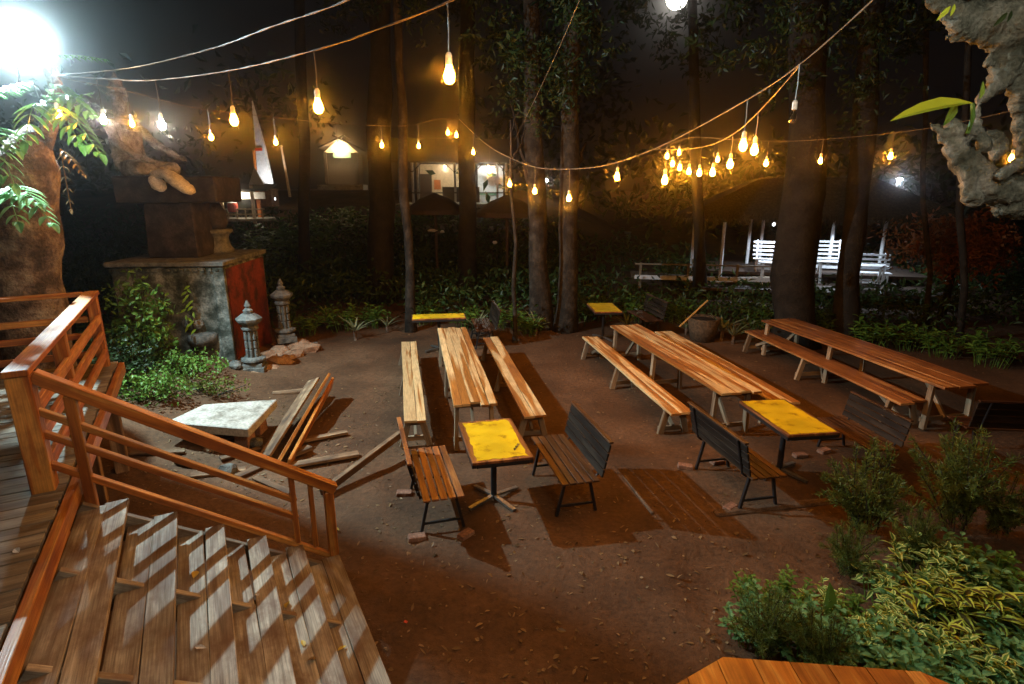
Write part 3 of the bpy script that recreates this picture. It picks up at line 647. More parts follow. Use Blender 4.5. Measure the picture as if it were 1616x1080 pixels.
for i, (px, py, s, l) in enumerate([(375, 598, .13, 'small pale rock at the foot of the near stone lantern'), (498, 548, .1, 'small reddish rock right of the rubble step'), (330, 700, .12, 'broken stone in the rubbish under the slab'), (300, 500, .2, 'round grey stone bulging from the mossy pedestal front'), (405, 700, .1, 'pale chunk of rubble left of the leaning planks'), (360, 745, .12, 'dark stone seen through the stair railing'), (1010, 560, .05, 'tiny pebble on the earth beside the middle bench')]):
    q = G(px, py, 0.03) if i != 3 else V((-6.05, 10.55, 0.95)); m = MB(); rock(m, (0, 0, 0), (s, s * 0.8, s * 0.7), i * 7.3); o = m.build('rock', 'stone'); o.location = (q.x, q.y, q.z + s * 0.3 + (gz(q.x, q.y) if i != 3 else 0)); tag(o, l, 'rock')
# ------------------------------------------------------------------ cords and bulbs
def spline(P, n=10):
    out = []
    for i in range(len(P) - 1):
        a, b, c, d = P[max(i - 1, 0)], P[i], P[i + 1], P[min(i + 2, len(P) - 1)]
        for k in range(n):
            t = k / n; out.append(0.5 * ((2 * b) + (c - a) * t + (2 * a - 5 * b + 4 * c - d) * t * t + (3 * b - a - 3 * c + d) * t ** 3))
    out.append(P[-1]); return out
CABLES = {}
def cable(key, pts, label, r=0.0029, twist=True, mat='cable', name='light_cord'):
    P = spline([D(*p) for p in pts]); CABLES[key] = P
    m = MB()
    if twist:
        # two flexes loosely wound round each other
        for s in (0, math.pi):
            q = []; run = 0
            for i, p in enumerate(P):
                if i: run += (p - P[i - 1]).length
                a = run * 9 + s; q.append(p + V((math.cos(a) * 0.4, math.cos(a), math.sin(a))) * (r * 0.95))
            m.tube(q, r, 6)
    else: m.tube(P, r, 5)
    o = m.build(name, mat, smooth=True); return tag(o, label, 'cord')
cable('A', [(84, 119, 6.9), (200, 108, 5.9), (330, 78, 4.9), (430, 42, 4.1), (530, 8, 3.5), (640, -45, 3.0)], 'upper of the two pale cords leaving the left tree, carrying no bulbs')
cable('B', [(84, 119, 6.9), (160, 124, 6.2), (235, 127, 5.6), (360, 112, 4.7), (495, 80, 3.8), (600, 45, 3.4), (706, 4, 3.1), (850, -70, 2.7)], 'lower pale cord from the left tree to the largest bulb at top centre')
CABLES['B'] += spline([CABLES['B'][-1], V((0.9, 1.7, 5.0)), V((1.5, 0.6, 5.15)), V((2.0, -0.6, 5.4))])[1:]
CB = CABLES['B']
m = MB(); m.tube(CB[-30:], 0.006, 6); tag(m.build('light_cord', 'cable', smooth=True), 'continuation of the lower pale cord overhead, above the platform', 'cord')
cable('C', [(90, 122, 6.9), (200, 144, 7.6), (305, 170, 8.6), (420, 184, 9.6), (530, 195, 10.6), (640, 199, 11.6), (690, 188, 12.4), (724, 190, 13.0)], 'thin dim cord along the back, left of centre', r=0.0029, twist=False)
cable('D', [(724, 188, 13.0), (765, 226, 11.4), (800, 247, 10.1), (850, 265, 8.8), (920, 266, 7.6), (975, 256, 6.7), (1053, 226, 5.7), (1180, 157, 4.6), (1262, 102, 4.0), (1365, 12, 3.4), (1420, -45, 3.1)], 'long sagging cord sweeping from centre up to the top right')
cable('E', [(1030, 236, 10.5), (1060, 236, 9.4), (1090, 235, 8.2), (1125, 228, 6.8), (1160, 210, 5.7), (1190, 184, 5.0), (1225, 147, 4.4), (1262, 104, 4.0)], 'shorter cord curving down under the long one at upper right')
cable('F', [(1040, 240, 11.5), (1085, 218, 10.0), (1160, 221, 9.2), (1250, 223, 8.8), (1350, 216, 8.4), (1450, 205, 8.0), (1530, 190, 7.6), (1640, 165, 7.2)], 'thin dim cord running level behind the right trunks', r=0.0029, twist=False)
cable('W', [(918, -8, 5.0), (884, 72, 7.0), (850, 145, 9.2), (812, 222, 12.6)], 'thin taut grey wire slanting from the top to the forked branch', r=0.0035, twist=False, mat='drop', name='stay_wire')

GLASS = [(0.0135, 0.0), (0.015, -0.012), (0.022, -0.03), (0.030, -0.05), (0.033, -0.068), (0.031, -0.085), (0.023, -0.100), (0.010, -0.108)]
def bulb(px, py, key, label, mat='amber', sc=1.0):
    P = CABLES[key]
    best = min(range(len(P)), key=lambda i: (abs(D(px, py, P[i].y).x - P[i].x) + (0 if D(px, py, P[i].y).z < P[i].z - 0.08 else 9)))
    top = P[best]; p = D(px, py, top.y); p.x = top.x
    t = thing('string_bulb', label, 'light bulb', p + V((0, 0, 0.05 * sc)), 0, 'bulbs hanging from the light cords')
    m = MB(); m.lathe([(x * sc, z * sc) for x, z in GLASS], 12); m.build('glass_bulb', mat, t, smooth=True)
    m = MB(); m.lathe([(0.019 * sc, -0.004), (0.02 * sc, 0.0), (0.02 * sc, 0.05 * sc), (0.012 * sc, 0.066 * sc)], 12); m.build('socket', 'socket', t, smooth=False)
    m = MB(); m.tube([(0, 0, 0.06 * sc), (0.004, 0.0, (top.z - p.z) * 0.5), (0, 0, top.z - p.z - 0.05 * sc)], 0.0035, 5); m.build('drop_cord', 'drop', t)
    return t
for a in [
    (160, 188, 'B', 'white lit bulb left of the statue, nearest the left tree', 'whitebulb'), (205, 194, 'C', 'amber bulb between two white bulbs, in front of the statue'), (252, 196, 'B', 'white lit bulb in front of the statue, right of an amber one', 'whitebulb'),
    (366, 188, 'B', 'amber bulb hanging left of the white spire, higher than its neighbour'), (500, 166, 'B', 'large amber bulb above and left of the small lit house'), (712, 116, 'B', 'largest amber bulb, on a long drop at top centre'),
    (335, 216, 'C', 'small amber bulb between the statue and the white spire'), (437, 224, 'C', 'small amber bulb just right of the white spire'), (529, 232, 'C', 'small amber bulb just above the roof of the small lit house'),
    (599, 229, 'C', 'small amber bulb midway between the small house and the lit pavilion'), (661, 230, 'C', 'small amber bulb over the left end of the lit pavilion'), (708, 209, 'C', 'small amber bulb below the largest one, left of a close pair'), (721, 213, 'C', 'tiny amber bulb, right one of a close pair below the largest'),
    (745, 240, 'D', 'amber bulb highest on the left slope of the long sagging cord'), (774, 270, 'D', 'amber bulb second down the left slope of the long sagging cord'), (805, 290, 'D', 'amber bulb third down the left slope, beside the thatched parasol'),
    (844, 301, 'D', 'amber bulb left of the twin trunks, near the bottom of the sag'), (901, 312, 'D', 'lowest amber bulb of the sag, in front of the twin trunks'), (975, 278, 'D', 'amber bulb right of the twin trunks on the rising long cord'),
    (1053, 283, 'D', 'large amber bulb hanging below the left end of the cluster'), (1177, 228, 'D', 'large amber bulb, left and higher one of the bright pair at upper right'),
    (1191, 235, 'E', 'amber bulb, right and lower one of the bright pair at upper right'), (1153, 258, 'E', 'amber bulb just below and left of the bright pair'), (1124, 271, 'E', 'amber bulb at the lower right of the row of small cluster bulbs'),
    (1104, 272, 'E', 'amber bulb in the middle of the low cluster row'), (1087, 270, 'E', 'amber bulb at the left of the low cluster row'), (1073, 264, 'E', 'tiny amber bulb between the low cluster row and the stacked bulbs'), (1062, 258, 'E', 'amber bulb, lowest of the three stacked at the left of the cluster'),
    (1054, 246, 'E', 'amber bulb, upper left of the three stacked at the left of the cluster'), (1069, 240, 'F', 'amber bulb topmost at the left of the cluster'), (1132, 251, 'F', 'small dim amber bulb above the low cluster row', 'amber_dim'),
    (1207, 257, 'F', 'small amber bulb right of and below the bright pair'), (1297, 253, 'F', 'small dim amber bulb between the two right trunks', 'amber_dim'), (1405, 246, 'F', 'amber bulb alone in the dark right of the trunks'), (1594, 249, 'F', 'amber bulb glimpsed through the hole in the driftwood'),
    (1252, 183, 'D', 'unlit clear bulb in a white socket at the upper right', 'glass')]:
    sc = 1.15
    t = bulb(*a[:4], mat=a[4] if len(a) > 4 else 'amber', sc=0.82)
for c, i in (('B', -16), ('B', -7)):  # unseen bulbs added on the cord to brighten the plants and driftwood
    q = CABLES[c][i]; t = thing('string_bulb', {-16: 'added unseen white bulb over the platform, nearer the plants', -7: 'added unseen white bulb over the platform, farther from the plants'}[i], 'light bulb', q - V((0, 0, 0.42)), 0, 'bulbs hanging from the light cords')
    m = MB(); m.lathe(GLASS, 12); m.build('glass_bulb', 'fillbulb', t, smooth=True); m = MB(); m.lathe([(0.019, -0.004), (0.02, 0.0), (0.02, 0.05), (0.012, 0.066)], 12); m.build('socket', 'socket', t); m = MB(); m.tube([(0, 0, 0.06), (0, 0, 0.42)], 0.0035, 5); m.build('drop_cord', 'drop', t)
# bulb among the ferns on the left tree
p = D(90, 172, 6.6); t = thing('string_bulb', 'amber bulb shining among the fern leaves on the left tree', 'light bulb', p, 0, 'bulbs hanging from the light cords')
m = MB(); m.lathe(GLASS, 12); m.build('glass_bulb', 'amber_dim', t, smooth=True); m = MB(); m.lathe([(0.02, -0.004), (0.02, 0.05), (0.01, 0.065)], 10); m.build('socket', 'socket', t); m = MB(); m.tube([(0, 0, 0.06), (0.02, 0, 0.4)], 0.0035, 5); m.build('drop_cord', 'drop', t)

# ------------------------------------------------------------------ flood lamp on the left tree
FL = D(25, 62, 7.75)
t = thing('flood_lamp', 'glaring cold white flood lamp fixed high on the left tree', 'flood lamp', FL, 0)
aim = V((0.72, -0.6, -0.36)).normalized(); q = aim.to_track_quat('Z', 'Y').to_matrix()
m = MB(); m.box(-aim * 0.06, (0.34, 0.26, 0.10), q, taper=1.05); m.build('housing', 'metal', t, bevel=0.01)
m = MB(); m.box(-aim * 0.006, (0.30, 0.22, 0.012), q); m.build('lens', 'flood', t)
m = MB(); m.tube([-aim * 0.1, V((-0.2, 0.16, -0.1)), V((-0.3, 0.3, -0.5))], 0.018, 8); m.build('bracket', 'metal', t)
ld = bpy.data.lights.new('flood_light', 'SPOT'); ld.spot_size = R(172); ld.spot_blend = 0.35; ld.energy = 2600; ld.color = (0.64, 0.91, 1.0); ld.shadow_soft_size = 0.04
lo = bpy.data.objects.new('flood_light', ld); COL.objects.link(lo); lo.parent = t; lo.location = aim * 0.12; lo.rotation_euler = V((0.85, -0.35, -0.40)).to_track_quat('-Z', 'Y').to_euler()

# moon
d = ray(1068, -2).normalized(); mp = CAM + d * 600
m = MB(); m.lathe([(math.sin(math.pi * k / 16) * 9.0 + 1e-3, -math.cos(math.pi * k / 16) * 9.0) for k in range(17)], 28); o = m.build('moon', 'moon', smooth=True); o.location = mp; tag(o, 'round glaring white light high in the sky at the top edge', 'moon')

# ------------------------------------------------------------------ trees
def limb_path(p0, p1, n, wob, seed):
    out = []
    for i in range(n + 1):
        t = i / n; p = V(p0).lerp(V(p1), t); w = math.sin(math.pi * min(1, t * 1.2)) if i else 0
        out.append(p + V((NZ.noise(V((t * 3, seed, 0))), NZ.noise(V((seed, t * 3, 5))), 0)) * wob * w)
    return out
def crown(mb, c, ext, nc, nl, L, W):
    for _ in range(nc):
        d = rdir(); k = rnd.uniform(0.35, 1.0); cc = V(c) + V((d.x * ext[0] * k, d.y * ext[1] * k, d.z * ext[2] * k)); s = rnd.uniform(0.25, 0.6); base = rnd.random()
        for _ in range(nl):
            q = cc + rdir() * s * rnd.random() ** 0.5
            mb.leaf(q, rdir() + V((0, 0, -0.3)), rdir(), L * rnd.uniform(0.6, 1.3), W * rnd.uniform(0.7, 1.2), 0.15, min(1, max(0, base * 0.6 + rnd.random() * 0.4)), 1)
def tree(name, label, base, top, r0, r1, bark, seed, crowns=(), limbs=(), n=10, group='tall trees behind the clearing', stub=False):
    rnd.seed(seed); base = V(base); t = thing(name, label, 'tree', base, 0, group)
    P = limb_path(V((0, 0, -0.3)), V(top) - base, n, 0.25, seed)
    rad = [r0 + (r1 - r0) * (i / n) for i in range(n + 1)]; rad[0] = r0 * 1.45; rad[1] *= 1.04
    m = MB(); m.tube(P, rad, 14, wob=0.28, seed=seed)
    m.build('trunk', bark, t, smooth=True)
    for (a, b, ra, rb) in limbs:
        m = MB(); LP = limb_path(V(a) - base, V(b) - base, 6, 0.18, seed + 3); m.tube(LP, [ra + (rb - ra) * i / 6 for i in range(7)], 8, wob=0.2, seed=seed); m.build('limb', bark, t, smooth=True)
    if crowns:
        m = MB()
        for (c, ext, nc, nl, L) in crowns: crown(m, V(c) - base, ext, nc, nl, L, L * 0.4)
        m.build('crown', 'leaf_dark', t)
    return t
def tpx(px0, px1, pyt, Y, **k): return D(px0, 430, Y), D(px1, pyt, Y)
def simple_tree(label, pb, pt, Y, w0, w1, bark, seed, crown_px=(), limbs_px=(), name='tall_tree'):
    b = D(*pb, Y); b.z = gz(b.x, b.y); tp = D(*pt, Y)
    cr = [(D(px, py, Y + dy), ext, nc, nl, L) for (px, py, dy, ext, nc, nl, L) in crown_px]
    lb = [(D(a, b2, Y), D(c, d2, Y + 0.4), ra, rb) for (a, b2, c, d2, ra, rb) in limbs_px]
    return tree(name, label, b, tp, w0, w1, bark, seed, cr, lb)
simple_tree('left pale trunk of the twin trunks behind the middle table', (858, 462), (830, -160), 14.5, 0.27, 0.17, 'bark', 41, [(800, 20, 0.5, (2.2, 1.6, 1.6), 26, 34, 0.22), (850, 120, -0.6, (1.1, 0.5, 1.3), 20, 34, 0.16)], [(838, 300, 806, 160, 0.07, 0.02), (806, 215, 822, 165, 0.03, 0.01)])
simple_tree('right pale trunk of the twin trunks, lit by the lowest bulb', (895, 466), (905, -160), 14.2, 0.27, 0.18, 'bark', 42, [(960, -10, 0.6, (2.4, 1.6, 1.7), 26, 34, 0.22), (905, 90, -0.7, (1.0, 0.5, 1.4), 18, 34, 0.16)], [(900, 280, 925, 225, 0.06, 0.03)])
simple_tree('slender trunk with a pale streak left of the twin trunks', (645, 458), (622, -120), 14.0, 0.12, 0.08, 'bark', 43, [(620, -10, 0.4, (1.8, 1.4, 1.2), 16, 30, 0.2)])
simple_tree('dark thick trunk left of the lit pavilion', (600, 440), (600, -120), 18, 0.42, 0.26, 'darkbark', 44, [(560, -30, 1, (2.4, 1.6, 1.5), 18, 30, 0.24)])
simple_tree('broad dark trunk right of centre, thickest trunk behind the tables', (1258, 500), (1288, -160), 13.0, 0.47, 0.3, 'darkbark', 45, [(1240, 10, 1, (2.4, 1.5, 1.6), 26, 34, 0.22), (1250, 60, -0.8, (1.0, 0.4, 1.2), 16, 34, 0.15)])
simple_tree('leaning dark trunk at the right, beside the white bench', (1338, 505), (1392, -160), 13.2, 0.27, 0.2, 'darkbark', 46, [(1420, -20, 0.8, (2.0, 1.4, 1.5), 22, 34, 0.22), (1370, 120, -0.6, (0.8, 0.4, 1.6), 16, 34, 0.15)])
simple_tree('dark trunk standing in front of the lit pavilion', (736, 420), (738, -80), 19, 0.30, 0.2, 'darkbark', 47, [(740, -20, 1, (2, 1.5, 1.4), 14, 30, 0.24)])
simple_tree('thin pale trunk low in the dark right of the white benches', (1466, 500), (1462, -60), 14.5, 0.07, 0.05, 'bark', 48)
simple_tree('thin trunk in the dark at the far right, below the driftwood', (1520, 520), (1532, -60), 13.0, 0.08, 0.06, 'darkbark', 49)
simple_tree('forked grey branch tree holding the stay wire', (812, 455), (806, 190), 13.0, 0.06, 0.02, 'bark', 50, (), [(812, 255, 830, 200, 0.03, 0.012)], name='small_tree')
simple_tree('thin dark trunk between the twin trunks and the right trunks', (1110, 440), (1090, -80), 19, 0.2, 0.13, 'darkbark', 51, [(1080, 60, 1, (2.6, 1.6, 1.8), 20, 32, 0.24)])
simple_tree('dark trunk at the back left, beyond the pedestal', (480, 420), (470, -80), 21, 0.22, 0.15, 'darkbark', 52)

# left near tree with ferns
rnd.seed(70)
def left_tree():
    b = D(38, 470, 7.3); b.z = gz(b.x, b.y)
    t = thing('leaning_tree', 'rough lichen-covered tree trunk at the left edge carrying ferns and the flood lamp', 'tree', b, 0)
    top = D(62, 205, 7.35) - b
    P = [V((0, 0, -0.2)), D(42, 440, 7.3) - b, D(45, 360, 7.3) - b, D(44, 290, 7.3) - b, D(48, 240, 7.3) - b, top]
    m = MB(); m.tube(spline(P, 5), [0.40 - 0.0045 * i - max(0, i - 18) * 0.026 for i in range(26)], 20, wob=0.2, seed=3); m.build('trunk', 'palebark', t, smooth=True)
    m = MB(); m.tube(spline([top - V((0, 0, 0.2)), D(88, 150, 7.25) - b, D(80, 118, 7.2) - b, D(74, 95, 7.2) - b, D(77, 66, 7.2) - b], 4), [0.1 - 0.0045 * i for i in range(17)], 10, wob=0.4, seed=8); m.build('stub', 'palebark', t, smooth=True)
left_tree()
def frond(mb, pts, n, LL, W, droop=0.2):
    P = spline([V(p) for p in pts], 6); mb.tube(P, 0.005, 5, r=0.5)
    for i in range(1, n + 1):
        s = i / n; k = s * (len(P) - 1); a = min(int(k), len(P) - 2); p = P[a].lerp(P[a + 1], k - a); tg = (P[a + 1] - P[a]).normalized()
        side = tg.cross(V((0, 0, 1)))
        if side.length < 0.1: side = V((0, 1, 0))
        side.normalize(); l = LL * (math.sin(math.pi * min(0.97, 0.2 + 0.75 * s)) ** 0.7)
        for sg in (-1, 1): mb.leaf(p, side * sg * 0.9 + tg * 0.55 + V((0, 0, -droop)), V((0, 0, 1)), l, W, 0.25, min(1, 0.4 + 0.6 * rnd.random()), 3)
    mb.leaf(P[-1], P[-1] - P[-2], V((0, 0, 1)), LL * 0.6, W, 0.2, None, 3)
def fern(label, root, tips, n=9, LL=0.2, W=0.05, mat='leaf_fern', lift=0.15, Y=6.75, group='ferns and climbers on the left tree'):
    r = D(*root, Y); t = thing('fern', label, 'fern', r, 0, group)
    for (px, py, dY) in tips:
        e = D(px, py, Y + dY) - r; m = MB(); frond(m, [V((0, 0, 0)), e * 0.5 + V((0, 0, lift)), e], n, LL, W); m.build('frond', mat, t)
fern('bright green fern with drooping fronds at the top of the left trunk', (72, 165), [(156, 240, -0.25), (148, 182, -0.1), (40, 222, -0.6), (118, 150, 0.1), (125, 225, -0.3)], 8, 0.27, 0.085)
fern('pale feathery frond sprouting just right of the flood lamp', (84, 88), [(164, 94, -0.1)], 9, 0.12, 0.045, lift=0.02)
fern('pale bluish leaves at the left edge under the flood lamp', (-20, 150), [(40, 132, -0.1), (26, 142, -0.2)], 7, 0.16, 0.06, 'leaf_bluish', lift=0.02, Y=7.1)
fern('small sprig of leaves right of the left trunk top', (104, 165), [(142, 148, -0.1)], 4, 0.11, 0.05, lift=0.02)
fern('bluish drooping fronds at the left edge, halfway down the trunk', (-15, 215), [(26, 235, -0.3), (22, 290, -0.3), (-5, 275, -0.4)], 7, 0.25, 0.08, 'leaf_bluish')
fern('pale torn fronds low on the left trunk', (10, 310), [(82, 352, -0.35), (60, 320, -0.3), (28, 350, -0.5)], 7, 0.25, 0.08, 'leaf_bluish')
fern('thin dry tendrils hanging right of the left trunk', (95, 235), [(132, 275, -0.1), (112, 330, -0.1)], 6, 0.1, 0.03, 'dry', lift=0.03)

# ------------------------------------------------------------------ driftwood at the upper right
def driftwood():
    Y = 3.7; b = D(1700, 700, Y); b.z = 0; b = V((3.95, 3.75, 0))
    t = thing('driftwood_trunk', 'gnarled grey driftwood-like trunk with holes at the upper right edge', 'tree', b, 0)
    chains = [  # px, py, radius px, dY
        [(1465, 4, 9, 0), (1490, 8, 14, 0), (1520, 22, 26, 0), (1560, 30, 40, 0), (1610, 40, 58, 0), (1680, 60, 80, 0)],
        [(1505, 40, 14, -.05), (1545, 52, 22, 0), (1590, 70, 30, 0)], [(1492, 57, 5, 0), (1505, 66, 6, 0)], [(1488, 30, 8, 0), (1482, 36, 5, 0)],
        [(1600, 80, 30, 0), (1588, 110, 34, 0), (1575, 130, 24, 0), (1562, 145, 17, -.03), (1556, 152, 12, 0)], [(1610, 100, 30, 0), (1610, 135, 22, 0), (1612, 180, 14, .05), (1613, 230, 16, .05), (1620, 260, 24, 0)],
        [(1562, 90, 10, 0), (1556, 105, 8, 0)],
        [(1468, 196, 5, 0), (1482, 205, 9, 0), (1497, 220, 17, 0), (1510, 238, 22, 0), (1530, 262, 28, 0), (1550, 285, 34, 0), (1580, 300, 40, 0), (1625, 310, 46, 0), (1690, 330, 60, 0)],
        [(1500, 196, 10, .02), (1508, 210, 16, 0), (1530, 215, 17, 0), (1545, 205, 13, 0)], [(1545, 148, 5, 0), (1543, 170, 7, 0), (1545, 200, 9, 0), (1555, 240, 14, 0)],
        [(1525, 270, 15, -.05), (1528, 300, 12, -.05), (1540, 320, 9, -.05)], [(1570, 215, 14, .03), (1575, 250, 18, .03)], [(1580, 276, 12, -.14), (1600, 264, 12, -.14), (1625, 250, 14, -.12)],
        [(1580, 325, 22, 0), (1620, 330, 26, 0)],
        [(1690, 60, 80, .1), (1730, 200, 80, .1), (1740, 330, 80, .1), (1770, 480, 75, .1), (1780, 650, 80, .1), (1790, 850, 85, .1), (1800, 1090, 100, .1)]]
    import bmesh
    bm = bmesh.new()
    for ch in chains:
        for i in range(len(ch) - 1):
            for k in range(5):
                s = k / 5; a, c = ch[i], ch[i + 1]; px, py, rp, dy = (a[j] + (c[j] - a[j]) * s for j in range(4))
                p = D(px, py, Y + dy); zc = (p - CAM).dot(V((0, ct, -st))); r = rp / F * zc * 0.68
                bmesh.ops.create_icosphere(bm, subdivisions=2, radius=r, matrix=Matrix.Translation(p - b))
    me = bpy.data.meshes.new('trunk'); bm.to_mesh(me); bm.free(); o = bpy.data.objects.new('trunk', me); COL.objects.link(o); o.parent = t; me.materials.append(M['drift'])
    r = o.modifiers.new('remesh', 'REMESH'); r.mode = 'VOXEL'; r.voxel_size = 0.018; r.use_smooth_shade = True
    tx = bpy.data.textures.new('knots', 'CLOUDS'); tx.noise_scale = 0.2; tx.noise_depth = 3
    ds = o.modifiers.new('knots', 'DISPLACE'); ds.texture = tx; ds.strength = 0.085; ds.mid_level = 0.5
    tx2 = bpy.data.textures.new('grooves', 'MUSGRAVE'); tx2.noise_scale = 0.035
    d2 = o.modifiers.new('grooves', 'DISPLACE'); d2.texture = tx2; d2.strength = 0.016; d2.mid_level = 0.5
driftwood()
t = thing('epiphyte_plant', 'single long lime green leaf with a stalk growing from the grey driftwood', 'plant', D(1535, 163, 3.62))
r0 = t.location
m = MB(); e = D(1420, 190, 3.5) - r0; m.leaf((0, 0, 0), e + V((0, 0, 0.10)), V((0.1, -0.55, 1)), e.length, 0.13, 0.22, 0.6, 3); m.build('leaf', 'leaf_lime', t)
m = MB(); m.leaf((-0.1, 0, 0.0), V((-0.2, 0, -0.9)), V((0.2, -1, 0.3)), 0.13, 0.06, 0.2, 0.4, 3); m.build('leaf', 'leaf_mid', t); m = MB(); m.leaf((0.02, -.02, 0.02), V((0.1, 0, 1)), V((0.3, -1, 0)), 0.1, 0.04, 0.1, 0.7, 3); m.leaf((0, -.02, -0.15), V((-0.05, 0, 1)), V((0.3, -1, 0)), 0.13, 0.025, 0.1, 0.2, 3); m.build('shoot', 'leaf_mid', t)
m = MB(); m.tube([(0, 0, 0), (0.02, 0, -0.08), (0.01, 0.01, -0.17)], 0.012, 6); m.build('stalk', 'leaf_mid', t)
for px, py, l in ((1500, 10, 'small green leaf at the top of the driftwood'), (1590, 20, 'dark green leaf in the shadow on top of the driftwood')):
    p = D(px, py, 3.45); m = MB(); m.leaf((0, 0, 0), V((-0.5, 0, -0.6)), V((0.2, -1, 0.3)), 0.09, 0.028, 0.1, 0.7, 3); m.leaf((0.02, 0, 0.01), V((-0.1, 0, -0.8)), V((0.2, -1, 0.3)), 0.06, 0.025, 0.1, 0.3, 3); o = m.build('leaf_sprig', 'leaf_lime' if px == 1500 else 'leaf_dark'); o.location = p; tag(o, l, 'leaf')

# ------------------------------------------------------------------ shrubs
def feathery(seed, h=0.9, w=0.4, n=40, mat='leaf_feather', cat='shrub'):
    rnd.seed(seed); t = thing('feathery_shrub', 'x', cat, group='soft feathery shrubs'); m = MB(); s = MB()
    for i in range(n):
        a = rnd.uniform(0, 6.28); b = V((rnd.uniform(-.3, .3) * w, rnd.uniform(-.3, .3) * w, h * rnd.uniform(0.0, 0.3))); out = rnd.uniform(0.15, 1)
        e = V((math.cos(a) * w * out, math.sin(a) * w * out, h * rnd.uniform(0.45, 1.0) * (1.1 - 0.35 * out))); mid = (b + e) / 2 + V((0, 0, 0.05 * h))
        P = spline([b, mid, e], 7); s.tube(P, 0.004, 4); base = rnd.random()
        for j, p in enumerate(P[2:]):
            tg = (P[min(j + 3, len(P) - 1)] - P[j + 1]).normalized()
            for _ in range(11):
                m.leaf(p + rdir() * 0.02, rdir() * 0.85 + tg * 0.7 + V((0, 0, 0.15)), rdir(), rnd.uniform(0.03, 0.075), 0.0085, 0.12, 0.5 * base + 0.5 * rnd.random(), 1)
    m.build('foliage', mat, t); s.build('stems', 'bark', t); return t
def leafy(seed, h, w, n, L, W, mat, name, group, per=9, up=0.5, bend=0.35, seg=2):
    rnd.seed(seed); t = thing(name, 'x', 'plant', group=group); m = MB(); s = MB()
    for i in range(n):
        a = rnd.uniform(0, 6.28); k = rnd.random() ** 0.6; b = V((math.cos(a) * w * k * 0.6, math.sin(a) * w * k * 0.6, 0)); e = V((math.cos(a) * w * k, math.sin(a) * w * k, h * rnd.uniform(0.55, 1.0)))
        s.tube([b, b.lerp(e, 0.5) + V((0, 0, 0.04)), e], [0.006, 0.005, 0.003], 5); base = rnd.random(); a0 = rnd.uniform(0, 6.28)
        for j in range(per):
            q = 0.35 + 0.65 * j / (per - 1); p = b.lerp(e, q) + V((0, 0, 0.04 * (1 - abs(2 * q - 1)))); th = a0 + j * 2.4
            d = V((math.cos(th), math.sin(th), up * (0.3 + q) + rnd.uniform(-.25, .25)))
            m.leaf(p, d, V((0, 0, 1)) + rdir() * 0.35, L * rnd.uniform(0.65, 1.15) * (1.0 if q < 0.9 else 0.7), W * rnd.uniform(0.8, 1.15), bend * rnd.uniform(0.5, 1.4), 0.5 * base + 0.5 * rnd.random(), seg)
    m.build('foliage', mat, t); s.build('stems', 'leaf_mid', t); return t
def at(px, py, z=0.0):
    p = G(px, py, z); return (p.x, p.y, gz(p.x, p.y))
f1 = feathery(81); f2 = feathery(82, 1.0, 0.44, 50); 
put(f1, False, at(1362, 846), 0, 'orange-tinged feathery shrub at the end of the benches, left of the greener one', 1.15)
put(f2, False, at(1500, 840), 0.5, 'taller green feathery shrub right of the orange-tinged one, below the black bench', 1.2)
put(f1, True, at(1335, 905), 2.2, 'dim low feathery shrub between the two upright ones and the leafy bed', 0.7)
put(f1, True, at(1205, 1030), 4.0, 'dark feathery shrub at the left front of the leafy bed', 0.72)
put(f2, True, at(1290, 1060), 1.3, 'dark fine-leaved bush touching the platform edge', 0.62)
put(f1, True, at(1575, 850), 5.1, 'sparse feathery shrub at the right edge below the black bench', 0.8)
put(f2, True, at(1440, 900), 3.0, 'half hidden feathery shrub behind the pale-edged plants', 0.7)
pv = leafy(91, 0.42, 0.27, 13, 0.115, 0.045, 'leaf_pale', 'variegated_plant', 'variegated leafy plants of the bed')
gb = leafy(92, 0.36, 0.28, 16, 0.092, 0.054, 'leaf_bluish', 'leafy_plant', 'green leafy plants of the bed', per=10)
ye = leafy(93, 0.40, 0.3, 7, 0.17, 0.068, 'leaf_yellowedge', 'yellow_edged_plant', 'yellow edged plants of the bed', per=8, up=0.6, bend=0.5, seg=3)
mg = leafy(94, 0.34, 0.26, 15, 0.085, 0.034, 'leaf_mid', 'lance_leaf_plant', 'fresh green lance-leaved plants', per=9)
U = {}
def bed(proto, px, py, label, sc=1.0):
    put(proto, proto.name in U, at(px, py), rnd.uniform(0, 6.28), label, sc * rnd.uniform(0.92, 1.08)); U[proto.name] = 1
rnd.seed(95)
bed(mg, 1190, 945, 'yellowish tip plant at the upper left corner of the leafy bed', 0.85); bed(mg, 1250, 938, 'fresh green plant second from the left on the bed upper edge', 0.85); bed(pv, 1300, 955, 'pale-edged plant on the bed upper edge, in front of the dim feathery shrub', 0.7)
bed(gb, 1220, 985, 'green small-leaved plant at the left side of the bed'); bed(gb, 1290, 1000, 'green small-leaved plant behind the broad upright leaf'); bed(gb, 1180, 1000, 'leftmost green plant, by the bare earth path', 0.8)
bed(pv, 1395, 940, 'pale-edged plant left of the tall pale mound', 0.95); bed(pv, 1450, 920, 'tall pale-edged mound in the middle of the bed top', 1.15); bed(pv, 1490, 945, 'pale-edged plant right of the tall mound', 1.1); bed(gb, 1530, 925, 'dull green plant behind the yellow-edged ones at the right', 1.15)
bed(ye, 1480, 985, 'yellow-edged plant nearest the pale mound'); bed(ye, 1530, 995, 'yellow-edged plant in the middle of its row'); bed(ye, 1580, 1010, 'yellow-edged plant touching the right edge of the picture', 1.05); bed(gb, 1610, 1050, 'green plant at the lower right corner', 1.0); bed(ye, 1500, 1030, 'low yellow-edged plant below the row, among green leaves', 0.8)
